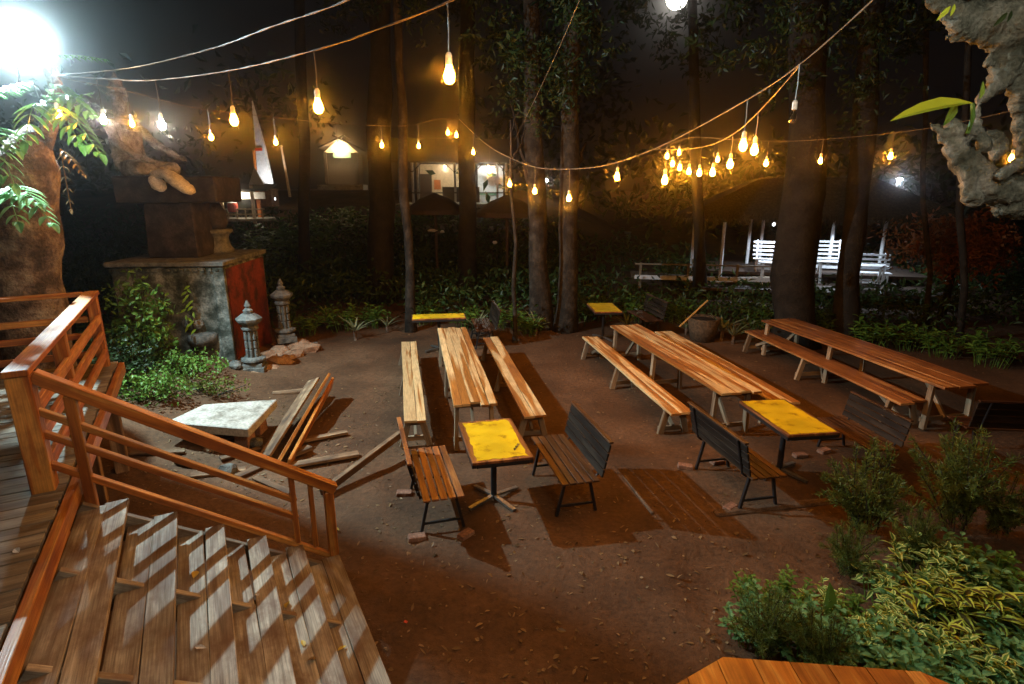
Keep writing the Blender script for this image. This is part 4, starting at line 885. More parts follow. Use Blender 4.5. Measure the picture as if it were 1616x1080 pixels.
bed(pv, 1420, 1000, 'pale-edged plant at the centre of the bed', 0.95); bed(pv, 1375, 1020, 'small pale-edged plant right of the broad upright leaf', 0.8); bed(gb, 1340, 1040, 'green plant over the platform edge, below the broad leaf'); bed(gb, 1410, 1060, 'green plant over the right half of the platform edge'); bed(gb, 1460, 1065, 'bluish green plant at the bed front, right of the platform corner', 1.05)
bed(pv, 1530, 1075, 'bright pale-edged plant at the bottom edge', 0.9); bed(gb, 1570, 1090, 'dark green plant at the bottom right edge'); bed(mg, 1590, 960, 'fresh green plant at the right edge above the yellow-edged row', 1.0); bed(mg, 1560, 930, 'sprawling green plant at the upper right of the bed', 1.1)
bed(gb, 1260, 1020, 'green plant at the left front, beside the dark feathery shrub', 0.95); bed(mg, 1350, 975, 'sparse green plant in the dark gap of the bed', 0.8); bed(gb, 1620, 1000, 'green plant half cut by the right edge', 1.1); bed(gb, 1490, 1110, 'green plant hanging over the platform at the bottom edge', 1.0); bed(gb, 1440, 960, 'green plant under the pale mound', 1.0)
t = thing('broad_leaf_plant', 'single broad upright green leaf standing in the left half of the bed', 'plant', at(1305, 975)); m = MB(); m.leaf((0, 0, 0.1), V((0.05, 0.1, 1)), V((0.2, -1, 0.2)), 0.3, 0.13, 0.1, 0.5, 3); m.build('leaf', 'leaf_mid', t); m = MB(); m.tube([(0, 0, 0), (0, 0, 0.14)], 0.008, 6); m.build('stalk', 'leaf_mid', t)

# vegetation by the pedestal
def climber(label, c, ext, n, L, mat, seed):
    rnd.seed(seed); t = thing('leafy_bush', label, 'bush', c, 0, 'overgrown bushes by the pedestal'); m = MB(); s = MB()
    for _ in range(n):
        d = rdir(); k = rnd.random() ** 0.4; p = V((d.x * ext[0] * k, d.y * ext[1] * k, ext[2] * (0.5 + 0.5 * d.z * k) * 1.0 + 0.03)); base = rnd.random()
        for _ in range(6): m.leaf(p + rdir() * 0.09, rdir() + V((0, 0, 0.1)), rdir() + V((0, 0, 0.8)), L * rnd.uniform(0.5, 1.2), L * 0.5, 0.2, 0.5 * base + 0.5 * rnd.random(), 2)
        if rnd.random() < 0.25: s.tube([(p.x * 0.3, p.y * 0.3, 0), p], 0.006, 4)
    m.build('foliage', mat, t); s.build('twigs', 'bark', t); return t
def gp(px, py, Y): 
    p = D(px, py, Y); p.z = gz(p.x, p.y); return p
climber('bright green bush growing behind the left end of the pedestal top', gp(205, 420, 9.6), (0.55, 0.4, 1.75), 130, 0.11, 'leaf_mid', 101)
climber('dark bush hugging the mossy front of the pedestal', gp(235, 570, 9.8), (0.45, 0.3, 0.7), 90, 0.08, 'leaf_mid', 102)
climber('low green plants at the foot of the pedestal front', gp(300, 600, 9.5), (0.75, 0.4, 0.38), 120, 0.08, 'leaf_mid', 103)
climber('leafy clump left of the slab, right of the deck railing', gp(245, 640, 8.3), (0.6, 0.45, 0.42), 130, 0.075, 'leaf_mid', 104)
climber('weedy clump touching the far edge of the slab', gp(330, 622, 8.9), (0.65, 0.3, 0.25), 70, 0.07, 'leaf_feather', 105)
climber('dark undergrowth behind the far post of the deck railing', gp(190, 560, 8.6), (0.6, 0.5, 0.9), 130, 0.09, 'leaf_dark', 106)
t = thing('trailing_plant', 'yellow-green trailing plant hanging on the mossy pedestal front', 'plant', (-5.98, 10.42, 1.5)); m = MB()
for k in range(16): m.leaf((rnd.uniform(-.1, .1), -0.03, 0.28 - k * 0.055), V((rnd.uniform(-1, 1), -0.6, -0.5)), V((0, -1, 0.3)), 0.13, 0.05, 0.3, None, 2)
m.build('foliage', 'leaf_lime', t); m = MB(); m.tube([(0, 0, 0.35), (0.02, -0.03, 0), (0.0, -0.02, -0.55)], 0.012, 5); m.build('stem', 'bark', t)

# strap-leaved plants along the back edge
def strap(seed):
    rnd.seed(seed); t = thing('strap_leaf_plant', 'x', 'plant', group='pale strap-leaved plants along the clearing edge'); m = MB()
    for i in range(13):
        a = i * 2.4 + rnd.uniform(-.3, .3); el = rnd.uniform(0.5, 2.2); d = V((math.cos(a), math.sin(a), el)); m.leaf((0, 0, 0.18), d, V((0, 0, 1)), rnd.uniform(0.35, 0.6), 0.05, 0.3, None, 3)
    m.build('leaves', 'leaf_strap', t); m = MB(); m.tube([(0, 0, -0.02), (0, 0, 0.22)], 0.035, 7); m.build('stem', 'palebark', t); return t
sp = strap(111)
for i, (px, py, Y, s, l) in enumerate([(1140, 520, 13.2, 1.2, 'pale strap-leaved plant right of the woven planter, left one of two'), (1158, 524, 12.9, 1.0, 'pale strap-leaved plant right of the woven planter, right one of two'), (1085, 498, 13.6, 0.9, 'pale strap-leaved plant behind the woven planter'), (752, 505, 13.5, 1.0, 'pale strap-leaved plant right of the far left yellow table'),
        (846, 508, 13.6, 1.0, 'strap-leaved plant at the foot of the twin trunks'), (560, 520, 13.2, 1.1, 'strap-leaved plant left of the far left yellow table'), (610, 505, 13.9, 0.8, 'strap-leaved plant below the slender streaked trunk'), (990, 498, 14.0, 0.9, 'strap-leaved plant right of the far yellow table by the twin trunks'), (1040, 480, 14.8, 1.0, 'dim strap-leaved plant left of the woven planter'),
        (520, 500, 14.5, 1.0, 'dim strap-leaved plant behind the rear stone lantern'), (1180, 470, 15.5, 1.1, 'dim strap-leaved plant below the left white post')]):
    b = gp(px, py, Y); put(sp, i > 0, b, i * 1.3, l, s)
g1 = leafy(121, 0.6, 0.5, 20, 0.2, 0.075, 'leaf_mid', 'edge_shrub', 'low shrubs along the clearing edge', per=9)
for i, (px, Y, s, l) in enumerate([(480, 13.6, 0.9, 'low shrub right of the rear stone lantern'), (540, 14.2, 1.1, 'low shrub left of the far left yellow table'), (590, 14.6, 1.0, 'low shrub behind the strap-leaved plants at left'), (670, 14.8, 1.0, 'low shrub hidden behind the far left yellow table'), (800, 14.3, 1.0, 'low shrub left of the twin trunks'), (835, 13.7, 0.9, 'brightest low shrub in front of the twin trunks'), (930, 15.2, 1.1, 'low shrub right behind the twin trunks'), (1010, 15.2, 1.2, 'low shrub above the middle long table'),
        (1065, 15.0, 1.0, 'low shrub left of the strap-leaved pair'), (1200, 14.4, 1.0, 'low shrub left of the broad dark trunk'), (1310, 13.4, 1.1, 'low green shrub between the two right trunks'), (1380, 12.6, 1.2, 'green shrub above the farthest right table'), (1440, 12.4, 1.0, 'low shrub right of the leaning trunk'), (1500, 11.8, 1.0, 'low shrub under the thin pale trunk'), (1575, 11.2, 1.2, 'dark shrub at the right edge above the tables'), (735, 14.4, 0.9, 'low shrub behind the strap-leaved plant at centre left')]):
    b = gp(px, 500, Y); put(g1, i > 0, b, i * 2.1, l, s)
for px, Y, s, l in ((430, 25, 2.6, 'green bush on the slope before the white spire'), (470, 24, 3.2, 'dark bush with thin stems between the spire and the small house'), (512, 29, 2.4, 'bush left of the small lit house'), (585, 28, 3.2, 'green bush right of the small lit house'), (548, 32, 1.6, 'small lit bush just in front of the small house'), (400, 22, 2.4, 'bright green bush below the open shed'), (655, 30, 2.2, 'bush before the left posts of the lit pavilion'), (715, 31, 1.7, 'small bush before the middle of the lit pavilion'), (775, 30, 2.0, 'bush before the right end of the lit pavilion')):
    b = gp(px, 330, Y); put(g1, True, b, px, l, s)
q = G(1108, 537, 0.0); t = thing('woven_planter', 'dark round woven planter at the clearing edge beyond the middle table', 'planter', (q.x, q.y, gz(q.x, q.y)))
m = MB(); m.lathe([(0.27, 0), (0.33, 0.25), (0.38, 0.55), (0.36, 0.56), (0.33, 0.5)], 18); m.build('basket', 'basket', t, smooth=True); m = MB(); m.lathe([(0.345, 0.50), (0.2, 0.53), (0.05, 0.54)], 14); m.build('soil', 'darkbark', t)

# undergrowth nobody could count
rnd.seed(131)
def undergrowth():
    m = MB()
    for i in range(1900):
        Y = 14.6 + 14 * rnd.random() ** 1.6; x = rnd.uniform(-0.95, 1.02) * (Y * 0.93 + 1)
        if Y < 16 and NZ.noise(V((x * 0.5, Y * 0.5, 0))) < -0.15: continue
        if 8 < x < 14 and 18 < Y < 27: continue
        h = rnd.uniform(0.15, 1.1) * (0.75 + 0.5 * NZ.noise(V((x * 0.3, Y * 0.3, 3)))) * (1.15 if x < 1 else 0.8); base = rnd.random(); z0 = gz(x, Y); S = 0.16 + 0.012 * (Y - 14)
        for _ in range(9): m.leaf(V((x, Y, z0 + h)) + V((rnd.gauss(0, .3), rnd.gauss(0, .3), rnd.gauss(0, .16))), rdir() + V((0, 0, .2)), rdir() + V((0, 0, .7)), S * rnd.uniform(.7, 1.5), S * 0.45, 0.25, 0.6 * base + 0.4 * rnd.random(), 1)
    for i in range(1100):   # the rising slope at the back left
        Y = rnd.uniform(17, 34); x = rnd.uniform(-0.85, 0.1) * Y; z0 = gz(x, Y); base = rnd.random(); h = rnd.uniform(0.05, 0.55)
        for _ in range(9): m.leaf(V((x, Y, z0 + h)) + V((rnd.gauss(0, .4), rnd.gauss(0, .4), rnd.gauss(0, .14))), rdir() + V((0, 0, .2)), rdir() + V((0, 0, .7)), 0.3 * rnd.uniform(.7, 1.4), 0.12, 0.25, 0.6 * base + 0.4 * rnd.random(), 1)
    for i in range(520):   # sides: beyond the right tables and behind the left deck
        if i % 2: x = rnd.uniform(5.6, 11); Y = rnd.uniform(11.3 - 0.25 * (x - 5.6), 14.8)
        else: x = rnd.uniform(-13, -6.2); Y = rnd.uniform(8.2, 14.5)
        if -7.6 < x and 10 < Y < 13: continue
        h = rnd.uniform(0.05, 0.7); base = rnd.random(); z0 = gz(x, Y)
        for _ in range(9): m.leaf(V((x, Y, z0 + h)) + V((rnd.gauss(0, .25), rnd.gauss(0, .25), rnd.gauss(0, .12))), rdir() + V((0, 0, .2)), rdir() + V((0, 0, .7)), 0.15 * rnd.uniform(.7, 1.5), 0.07, 0.25, 0.6 * base + 0.4 * rnd.random(), 1)
    tag(m.build('undergrowth', 'leaf_under'), 'dark tangled undergrowth behind the clearing', 'undergrowth', kind='stuff')
    m = MB()
    for i in range(420):
        a = rnd.uniform(-0.95, 0.95); Y = rnd.uniform(34, 60); x = Y * a; z0 = gz(x, Y); h = rnd.uniform(0.5, 10) * (0.7 + 0.5 * NZ.noise(V((x * 0.08, 0, 0)))); base = rnd.random()
        if -26 < x < -3 and h + z0 < 9: continue
        for _ in range(22): m.leaf(V((x, Y, z0 + h)) + V((rnd.gauss(0, 1.3), rnd.gauss(0, 1.3), rnd.gauss(0, .9))), rdir(), rdir(), rnd.uniform(.5, 1.0), 0.35, 0.2, base, 1)
    tag(m.build('far_wood', 'leaf_dark'), 'black mass of the far wood against the night sky', 'wood', kind='stuff')
undergrowth()

rnd.seed(160); q = D(1490, 470, 16.0); t = thing('red_leaved_tree', 'broad dark red-brown tree crown low in the dark at the right', 'tree', (q.x, q.y, gz(q.x, q.y)))
m = MB(); crown(m, (0, 0, D(1490, 385, 16.0).z), (2.1, 1.3, 0.95), 60, 46, 0.17, 0.07); m.build('crown', 'leaf_red', t); m = MB(); m.tube([(0, 0, -0.1), (0.1, 0, 1.0), (0, 0, 1.7)], [0.12, 0.09, 0.06], 9, wob=0.2); m.build('trunk', 'darkbark', t, smooth=True)
rnd.seed(170)
for i, (px, py, a, l) in enumerate([(345, 745, 0.4, 'short broken board seen through the middle of the stair railing'), (300, 735, -0.3, 'broken board under the left part of the stair railing'), (395, 742, 1.1, 'split board end beside the leaning planks foot'), (250, 720, 0.2, 'dark board on the earth behind the upper railing'), (380, 715, 0.8, 'thin splintered lath in front of the slab'), (430, 765, -0.5, 'thin lath on the earth behind the lower railing')]):
    q = G(px, py, 0.03); m = MB(); m.box((0, 0, 0), (rnd.uniform(.35, .7), rnd.uniform(.05, .13), 0.03)); o = m.build('broken_board', 'pallet', bevel=0.004); o.location = (q.x, q.y, gz(q.x, q.y) + 0.035); o.rotation_euler = (0.05, 0.06, a); tag(o, l, 'board', 'loose timbers by the stairs')
# leaf litter and pebbles
rnd.seed(141); m = MB()
for i in range(2600):
    if i < 1500: Y = 3.2 + 11 * rnd.random() ** 1.5; x = rnd.uniform(-0.55, 0.9) * Y
    elif i < 2200: x = rnd.gauss(-3.6, 0.9); Y = rnd.gauss(7.4, 1.0)
    else: Y = rnd.uniform(3.0, 6); x = rnd.uniform(-1.6, 3.5)
    z = gz(x, Y)
    if rnd.random() < 0.6:
        m.leaf((x, Y, z + 0.006), V((rnd.uniform(-1, 1), rnd.uniform(-1, 1), rnd.uniform(-.1, .25))), V((rnd.gauss(0, .25), rnd.gauss(0, .25), 1)), rnd.uniform(.025, .085), rnd.uniform(.012, .04), rnd.uniform(-.2, .3), None, 2)
    else:
        rock(m, (x, Y, z + 0.002), (rnd.uniform(.005, .018), rnd.uniform(.005, .016), rnd.uniform(.004, .011)), i * 0.7, 1)
tag(m.build('leaf_litter', 'dry'), 'scattered dry leaves and grit over the earth', 'leaf litter', kind='stuff')
def stair_leaf(px, py, z, label, L=0.07, W=0.035, mat='yleaf'):
    p = G(px, py, z + 0.006); m = MB(); m.leaf((0, 0, 0.004), V((rnd.uniform(-1, 1), rnd.uniform(-1, 1), 0.12)), V((rnd.gauss(0, .2), rnd.gauss(0, .2), 1)), L, W, 0.15, None, 3); o = m.build('fallen_leaf', mat); o.location = p; tag(o, label, 'leaf')
stair_leaf(455, 951, 0.4, 'bright yellow leaf halfway along the fifth stair tread', 0.07, 0.05); stair_leaf(310, 902, 0.8, 'yellow-brown leaf stuck on the third stair tread', 0.08, 0.05); stair_leaf(480, 1021, 0.4, 'pale yellow leaf near the lower end of the fifth tread'); stair_leaf(533, 1028, 0.2, 'yellow leaf near the camera end of the lowest tread', .07)
stair_leaf(308, 1022, 0.8, 'curled pale leaf low on the third tread', .08, .03, 'paper'); stair_leaf(326, 990, 0.6, 'white scrap on the fourth tread near the third tread edge', .05, .04, 'paper'); stair_leaf(500, 1040, 0.4, 'scatter of pale crumbs at the lower end of the fifth tread', .06, .05, 'dry'); stair_leaf(30, 873, 1.4, 'white curled scrap on the grey deck boards', .07, .04, 'paper'); stair_leaf(408, 941, 0.6, 'small white scrap on the fourth tread', .03, .025, 'paper')
stair_leaf(455, 856, 0.33, 'yellow leaf lodged on the bottom rail of the stair railing', 0.16, 0.06)
stair_leaf(535, 838, 0.01, 'yellow leaf on the earth right of the foot post', 0.08, 0.03); stair_leaf(600, 941, 0.01, 'tiny yellow leaf on the earth below the stairs', .05, .03)
p = G(638, 983, 0.012); t = thing('wrapper', 'crumpled white, red and blue sweet wrapper on the earth right of the stairs', 'wrapper', p, -0.3)
m = MB(); m.leaf((-0.05, 0, 0), V((1, 0.1, 0.1)), V((0, 0.2, 1)), 0.1, 0.05, 0.1, None, 3); m.build('film', 'paper', t); m = MB(); m.box((0.015, 0.0, 0.014), (0.03, 0.025, 0.004), Matrix.Rotation(0.2, 3, 'Y')); m.build('red_print', 'pink', t); m = MB(); m.box((-0.03, 0.01, 0.012), (0.022, 0.02, 0.004)); m.build('blue_print', 'blue', t)

# ------------------------------------------------------------------ far places
def lampbulb(parent, loc, energy, col, r=0.06, mat='warmlamp', name='lamp', aim=None, cone=150):
    m = MB(); m.lathe([(0.02, 0.06), (r, 0.03), (r, -0.03), (0.02, -0.06)], 10); o = m.build(name, mat, parent); o.location = loc
    l = bpy.data.lights.new('lamp_light', 'SPOT' if aim else 'POINT'); l.energy = energy; l.color = col; l.shadow_soft_size = 0.1; lo = bpy.data.objects.new('lamp_light', l); COL.objects.link(lo); lo.parent = parent; lo.location = V(loc) - V((0, 0, 0.2 if not aim or aim[2] < 0 else -0.12))
    if aim: l.spot_size = R(cone); l.spot_blend = 0.3; lo.rotation_euler = V(aim).to_track_quat('-Z', 'Y').to_euler()
    return o
def box(parent, name, mat, c, s, rot=None, bev=0):
    m = MB(); m.box(c, s, rot); return m.build(name, mat, parent, bevel=bev)
# small lit house
b = D(543, 292, 36); t = thing('small_house', 'small gabled house with a lit gable and a green sign board', 'house', b, R(8))
gzz = 0
box(t, 'wall', 'darkwood', (0, 1.0, 0.9), (1.9, 2.0, 1.9)); 
for s in (-1, 1): box(t, 'post', 'darkwood', (s * 0.9, -0.55, 0.9), (0.17, 0.17, 1.9))
m = MB(); m.prism([(-1.0, 0), (1.0, 0), (0, 0.85)], -0.02, 0.02); o = m.build('gable', 'cream', t); o.rotation_euler = (math.pi / 2, 0, 0); o.location = (0, -0.25, 1.85)
box(t, 'sign_board', 'green', (0.05, -0.31, 1.72), (1.0, 0.05, 0.34))
for s in (-1, 1):
    box(t, 'roof', 'roof', (s * 0.422, 0.5, 2.42), (1.65, 3.0, 0.09), Matrix.Rotation(s * 0.429, 3, 'Y'))
box(t, 'floor', 'concrete', (0, -0.3, -0.15), (2.6, 2.6, 0.3))
lampbulb(t, (0, -0.75, 2.25), 150, (1.0, 0.75, 0.36))
# white spire
b = D(420, 298, 31); t = thing('spire_monument', 'tall narrow white pointed spire with an orange lit edge', 'monument', b, R(-15))
m = MB(); vs = [V((-0.38, -0.12, 0)), V((0.42, -0.12, 0.1)), V((0.42, 0.12, 0.1)), V((-0.38, 0.12, 0)), V((-0.3, -0.1, 2.0)), V((0.18, -0.1, 2.1)), V((0.18, 0.1, 2.1)), V((-0.3, 0.1, 2.0)), V((-0.28, -0.02, 4.3)), V((-0.24, -0.02, 4.3)), V((-0.24, 0.02, 4.3)), V((-0.28, 0.02, 4.3))]
m.add(vs, [(3, 2, 1, 0), (0, 1, 5, 4), (1, 2, 6, 5), (2, 3, 7, 6), (3, 0, 4, 7), (4, 5, 9, 8), (5, 6, 10, 9), (6, 7, 11, 10), (7, 4, 8, 11), (8, 9, 10, 11)]); m.build('spire', 'white', t)
box(t, 'side_strip', 'orange', (-0.43, -0.05, 0.9), (0.09, 0.2, 2.0)); box(t, 'base', 'brick', (0, 0, -0.45), (0.95, 0.6, 0.9)); box(t, 'emblem_band', 'redplastic', (-0.1, -0.125, 1.95), (0.42, 0.03, 0.14))
t2 = thing('added_uplight', 'small unseen lamp added at the foot of the white spire, lighting it from below', 'lamp', b + V((0.9, -1.2, -0.6))); lampbulb(t2, (0, 0, 0.1), 420, (1.0, 0.96, 0.9), 0.03, 'dimlamp', aim=(-0.35, 0.5, 1), cone=70); bpy.data.objects[-1] if False else None  # unseen lamp, added to brighten the spire
# tall pale pole
b = D(456, 296, 32); t = thing('pale_post', 'slim pale post right of the white spire', 'post', b); m = MB(); m.tube([(0, 0, -0.5), (-0.1, 0, 1.0), (-0.2, 0, 2.1)], [0.07, 0.06, 0.05], 8); m.build('pole', 'cream', t); m = MB(); m.lathe([(0.09, 2.08), (0.09, 2.14), (0.02, 2.18)], 8, (-0.2, 0, 0)); m.build('cap', 'cream', t)
# fence shed
b = D(380, 346, 27); t = thing('open_shed', 'low open shed with orange posts and a white counter, left of the spire', 'shed', b, R(6))
for x in (-0.75, 0.62): box(t, 'post', 'cream', (x, 0, 0.65), (0.13, 0.13, 1.7))
box(t, 'post', 'orange', (-0.95, 0.1, 0.6), (0.16, 0.13, 1.2)); box(t, 'counter', 'white', (0, 0.3, 1.05), (2.2, 0.1, 0.3)); box(t, 'floor', 'concrete', (0, 0.6, -0.03), (2.6, 2.0, 0.1)); box(t, 'roof', 'roof', (0, 0.5, 1.42), (2.8, 1.8, 0.07), Matrix.Rotation(0.15, 3, 'X'))
for z in (0.22, 0.45): box(t, 'fence_rail', 'cream', (0.1, -0.15, z), (2.1, 0.05, 0.06))
for k in range(6): box(t, 'fence_post', 'cream', (-0.85 + k * 0.38, -0.15, 0.25), (0.05, 0.05, 0.5))
lampbulb(t, (0.1, 0.0, 1.22), 40, (1.0, 0.85, 0.6), 0.04)
bb = D(368, 334, 26.9); t = thing('red_barrel', 'red barrel on the shelf of the open shed', 'barrel', bb); m = MB(); m.lathe([(0.2, -0.02), (0.23, 0.1), (0.23, 0.28), (0.2, 0.38)], 14); m.build('drum', 'redplastic', t); m = MB(); m.lathe([(0.2, 0.381), (0.21, 0.40), (0.05, 0.42)], 12); m.build('lid', 'white', t)
b = D(403, 292, 28); t = thing('gable_sign', 'small white triangular gable panel on an orange post before the spire', 'sign', b); m = MB(); m.prism([(-0.3, 0), (0.42, 0), (0.05, 0.8)], -0.03, 0.03); o = m.build('panel', 'white', t); o.rotation_euler = (math.pi / 2, 0, 0); box(t, 'post', 'orange', (0.02, 0.1, -0.75), (0.16, 0.12, 1.5))
# lit pavilion
b = D(716, 322, 34); gb_ = b.z; t = thing('lit_pavilion', 'open pavilion with lit cream walls and slim pale posts behind the trunks', 'pavilion', b, R(3))
box(t, 'floor', 'concrete', (0, 2.2, -0.12), (6.6, 5.0, 0.22)); box(t, 'back_wall', 'cream', (-0.6, 4.2, 1.15), (3.4, 0.15, 2.4)); box(t, 'window', 'orange', (-1.2, 4.1, 1.1), (0.42, 0.05, 0.6)); box(t, 'side_wall', 'white', (2.2, 3.6, 1.1), (1.6, 0.12, 2.3)); box(t, 'green_panel', 'green', (2.0, 3.5, 0.55), (1.1, 0.06, 0.16))
for x in (-2.3, -2.0, 0.1, 1.2, 2.55, 3.05): box(t, 'post', 'white', (x, -0.1 + (0.4 if x in (0.1, 2.55) else 0), 1.15), (0.12, 0.12, 2.4))
box(t, 'roof', 'roof', (0, 2.0, 2.95), (7.4, 5.8, 1.1)); box(t, 'fascia', 'darkwood', (0, -0.75, 2.36), (7.2, 0.08, 0.22))
lampbulb(t, (-0.6, 2.4, 2.15), 70, (1.0, 0.75, 0.42)); lampbulb(t, (2.1, 2.2, 2.15), 90, (0.92, 1.0, 0.9))
for x in (-2.3, 0.1, 1.2, 3.05):
    for s in (-1, 1):
        m = MB(); m.bar((x, -0.2, 1.75), (x + s * 0.55, -0.2, 2.25), 0.05, 0.05); m.build('brace', 'darkwood', t)
box(t, 'balustrade', 'darkwood', (0.4, -0.25, 0.62), (5.6, 0.05, 0.07)); box(t, 'counter', 'darkwood', (0.4, 1.4, 0.5), (2.2, 0.5, 0.9)); box(t, 'shelf', 'darkwood', (-1.9, 3.9, 1.0), (0.7, 0.35, 1.5))
# thatched parasols
def parasol(px, py, Y, label, W=1.2, dead=False):
    b = D(px, py, Y); g = gz(b.x, b.y); t = thing('thatched_parasol', label, 'parasol', (b.x, b.y, g), 0, 'dark thatched parasols'); H = b.z - g
    m = MB(); m.lathe([(W, H - 0.75), (W * 0.95, H - 0.6), (W * 0.5, H - 0.22), (0.05, H)], 14); m.build('thatch_roof', 'darkwood', t); m = MB(); m.tube([(0, 0, 0), (0, 0, H - 0.2)], 0.06, 8); m.build('pole', 'darkwood', t)
parasol(686, 305, 22, 'dark thatched parasol in front of the lit pavilion left part'); parasol(800, 308, 21, 'dark thatched parasol below the amber bulbs left of the twin trunks')
# gazebos and white benches at the right
GY = 20.5
def picnic(label, px, py, Y, rz, sc=1.0, first=[]):
    b = D(px, py, Y); g = 0.66 if Y > 19.5 else 0.36
    if not first:
        t = thing('white_bench', label, 'bench', (b.x, b.y, g), rz, 'white slatted benches under the thatch'); first.append(t)
        for k in range(4): box(t, 'back_slat', 'white', (0, 0.28 + 0.03 * k, 0.55 + k * 0.145), (1.12, 0.03, 0.07))
        for k in range(4): box(t, 'seat_slat', 'white', (0, -0.2 + k * 0.115, 0.43), (1.1, 0.09, 0.03))
        for s in (-1, 1):
            m = MB(); m.bar((s * 0.42, -0.18, 0.41), (s * 0.426, -0.22, 0), 0.07, 0.05); m.bar((s * 0.42, 0.2, 0.41), (s * 0.426, 0.28, 0), 0.07, 0.05); m.bar((s * 0.42, 0.22, 0.4), (s * 0.42, 0.42, 1.05), 0.06, 0.04); m.build('leg_frame', 'white', t)
        for k in range(2): box(t, 'stretcher', 'white', (0, -0.2 + 0.4 * k, 0.13), (0.86, 0.04, 0.09))
        return t
    t = copy_tree(first[0]); t.location = (b.x, b.y, g); t.rotation_euler = (0, 0, rz); t['label'] = label; return t
gplace = [(1212, 432, 20.3, -0.35, 'white slatted bench left of the broad dark trunk, behind the low platform'), (1303, 428, 20.6, -0.3, 'white slatted bench by the bright white post, between the two right trunks'), (1372, 452, 19.0, -0.35, 'white slatted bench right of the leaning trunk')]
for px, py, Y, rz, l in gplace:
    picnic(l, px, py, Y, rz)
def ptable(label, px, py, Y, rz, first=[]):
    b = D(px, py, Y); g = 0.36
    if not first:
        t = thing('white_table', label, 'table', (b.x, b.y, g), rz, 'white slatted tables under the thatch'); first.append(t)
        for k in range(5): box(t, 'top_slat', 'white', (0, -0.28 + k * 0.14, 0.72), (1.15, 0.11, 0.03))
        for s in (-1, 1):
            m = MB(); m.bar((s * 0.42, -0.1, 0.7), (s * 0.42, -0.32, 0), 0.07, 0.05); m.bar((s * 0.42, 0.1, 0.7), (s * 0.42, 0.32, 0), 0.07, 0.05); m.build('leg_frame', 'white', t)
        return t
    t = copy_tree(first[0]); t.location = (b.x, b.y, g); t.rotation_euler = (0, 0, rz); t['label'] = label
ptable('white slatted table in front of the bench by the bright white post', 1312, 444, 19.6, -0.3); ptable('white slatted table low between the leaning trunk and the white steps', 1362, 470, 18.6, -0.3); ptable('white slatted table in front of the bench left of the broad trunk', 1222, 448, 19.4, -0.35)
b = D(1170, 420, 20.5); b.z = gz(b.x, b.y)
t = thing('thatched_gazebo', 'open thatched shelter on white posts over the white benches', 'gazebo', b, R(-14))
for (px, py, Y) in ((1091, 420, 21.5), (1137, 425, 20.3), (1180, 400, 22.5), (1200, 395, 22.3), (1306, 425, 20.9), (1384, 440, 21.2)):
    q = D(px, py, Y) - b; zl = Matrix.Rotation(R(14), 3, 'Z') @ q; z0 = gz((b + q).x, (b + q).y) - b.z
    m = MB(); m.tube([(zl.x, zl.y, z0), (zl.x, zl.y, z0 + 2.35)], 0.06, 8); m.build('post', 'white', t)
m = MB(); m.box((2.2, 1.2, 0.6), (7.4, 3.0, 0.1)); m.build('floor', 'darkwood', t)
m = MB(); m.box((2.2, -1.3, 0.3), (7.4, 2.0, 0.1)); m.build('floor', 'darkwood', t)
m = MB(); m.box((2.0, 0.6, 3.2), (8.6, 4.6, 1.3), taper=0.4); m.build('thatch_roof', 'thatch', t)
rnd.seed(151); m = MB()
for k in range(520):
    x = rnd.uniform(-2.35, 6.3); y = -1.72 + rnd.uniform(-.06, .06); m.leaf((x, y, 2.68 + rnd.uniform(-.1, .1)), V((rnd.gauss(0, .25), rnd.gauss(0, .2), -1)), V((0, -1, 0.2)), rnd.uniform(.15, .4), 0.03, 0.05, None, 1)
m.build('thatch_fringe', 'thatch', t)
lampbulb(t, (0.9, -0.1, 2.3), 190, (0.78, 0.88, 1.0), 0.05, 'dimlamp', aim=(0, 0.15, -1)); lampbulb(t, (3.6, 0.0, 2.3), 260, (0.74, 0.87, 1.0), 0.05, 'dimlamp', aim=(0, 0.15, -1))
b = D(1120, 425, 20.0); b.z = gz(b.x, b.y); t = thing('plank_walkway', 'grey plank walkway with a low rail running left of the white benches', 'walkway', b, R(-10))
m = MB()
for k in range(26): m.box((-2.6 + k * 0.2, 0, 0.35 + 0.012 * abs(13 - k)), (0.19, 1.3, 0.04))
m.build('planks', 'deck', t); m = MB(); m.box((0, -0.66, 0.5), (5.2, 0.05, 0.14)); m.build('kerb_board', 'white', t)
for k in range(4): box(t, 'rail_post', 'deck', (-2.4 + k * 1.6, -0.6, 0.55), (0.08, 0.08, 0.9))
m = MB(); m.box((0, -0.6, 0.95), (5.2, 0.06, 0.05)); m.build('handrail', 'deck', t)
b = D(1390, 462, 17.6); b.z = gz(b.x, b.y); t = thing('white_steps', 'short flight of pale edged steps below the right white bench', 'steps', b, R(-18))
for k in range(4): box(t, 'step', 'white', (0.05 * k, 0.3 * k, 0.08 + 0.15 * k), (0.95, 0.1, 0.035)); box(t, 'riser', 'darkwood', (0.05 * k, 0.3 * k + 0.16, 0.05 + 0.15 * k), (0.95, 0.2, 0.1))
b = D(1420, 283, 33); t = thing('blue_lamp', 'small bluish white lamp far off in the dark right of the trunks', 'lamp', b); lampbulb(t, (0, 0, 0), 60, (0.7, 0.85, 1.0), 0.14, 'coldlamp'); m = MB(); m.tube([(0, 0.2, -b.z + 0.2), (0, 0.2, 0.25), (0, 0, 0.2)], 0.04, 6); m.build('pole', 'darkwood', t)
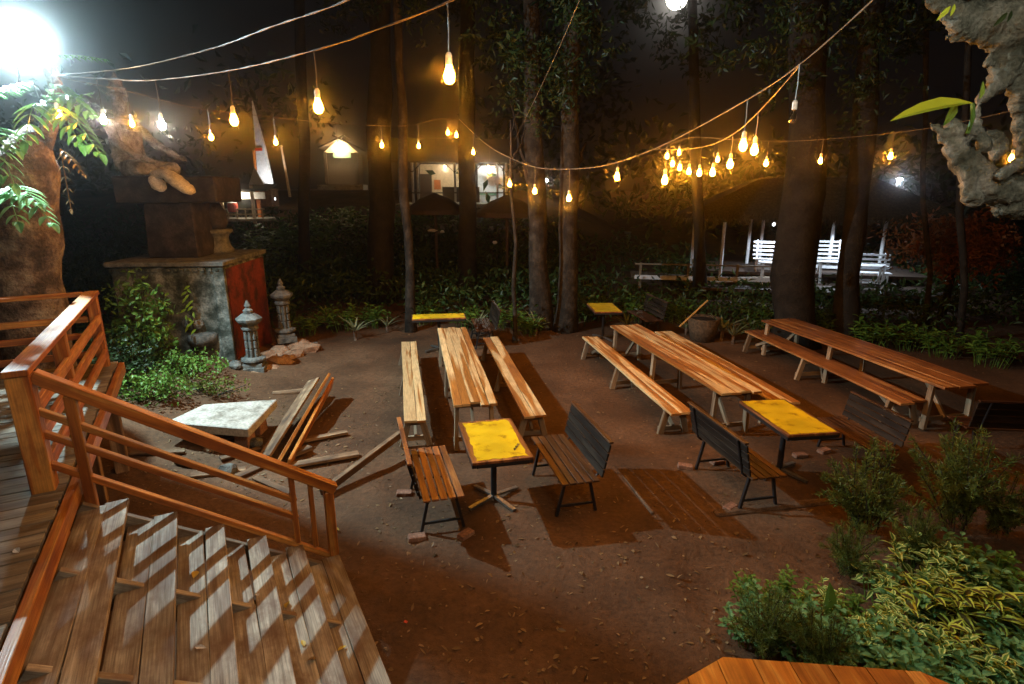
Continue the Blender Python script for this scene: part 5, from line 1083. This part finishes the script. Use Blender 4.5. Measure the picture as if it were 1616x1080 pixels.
b = D(862, 285, 40); t = thing('blue_lamp', 'tiny blue-white lamp far off left of the twin trunks', 'lamp', b); m = MB(); m.lathe([(0.02, 0.08), (0.11, 0.03), (0.11, -0.03), (0.02, -0.08)], 10); m.build('lamp', 'coldlamp', t); m = MB(); m.tube([(0, 0.2, -3.5), (0, 0.2, 0.12), (0, 0, 0.1)], 0.04, 6); m.build('pole', 'darkwood', t)
for px, py, Y, l in ((683, 364, 22, 'small white dish-like thing glinting in the dark, left one'), (698, 366, 22.3, 'small white thing glinting in the dark, beside the dish-like one'), (781, 383, 20, 'small white object glinting left of the twin trunks')):
    b = D(px, py, Y); t = thing('pale_stone', l, 'stone', (b.x, b.y, b.z)); m = MB(); rock(m, (0, 0, 0), (0.2 if px == 683 else 0.09, 0.1, 0.06), px); m.build('stone', 'white', t)

# ------------------------------------------------------------------ air, sky, light
hz = MB(); hz.box((0, 24, 9.0), (200, 130, 24.0)); ho = hz.build('haze', None); tag(ho, 'thin damp night mist', 'haze', kind='stuff')
hm = bpy.data.materials.new('night_mist'); hm.use_nodes = True; nt = hm.node_tree; nt.nodes.clear(); out = nt.nodes.new('ShaderNodeOutputMaterial'); pv_ = nt.nodes.new('ShaderNodeVolumePrincipled')
pv_.inputs['Color'].default_value = (0.9, 0.9, 0.9, 1); pv_.inputs['Density'].default_value = 0.0032; pv_.inputs['Anisotropy'].default_value = 0.983; nt.links.new(pv_.outputs[0], out.inputs['Volume']); ho.data.materials.append(hm)
w = bpy.data.worlds.new('World'); scene.world = w; w.use_nodes = True; nt = w.node_tree
bg = nt.nodes['Background']; bg.inputs[0].default_value = (0.55, 0.48, 0.5, 1); bg.inputs[1].default_value = 0.004
scene.view_settings.view_transform = 'Standard'; scene.view_settings.look = 'None'; scene.view_settings.exposure = 0.25; scene.view_settings.gamma = 1.0
scene.render.engine = 'CYCLES'; cy = scene.cycles
cy.use_denoising = True; cy.max_bounces = 4; cy.diffuse_bounces = 2; cy.glossy_bounces = 2; cy.transmission_bounces = 4; cy.volume_bounces = 0; cy.transparent_max_bounces = 6; cy.sample_clamp_indirect = 4.0; cy.caustics_reflective = False; cy.caustics_refractive = False
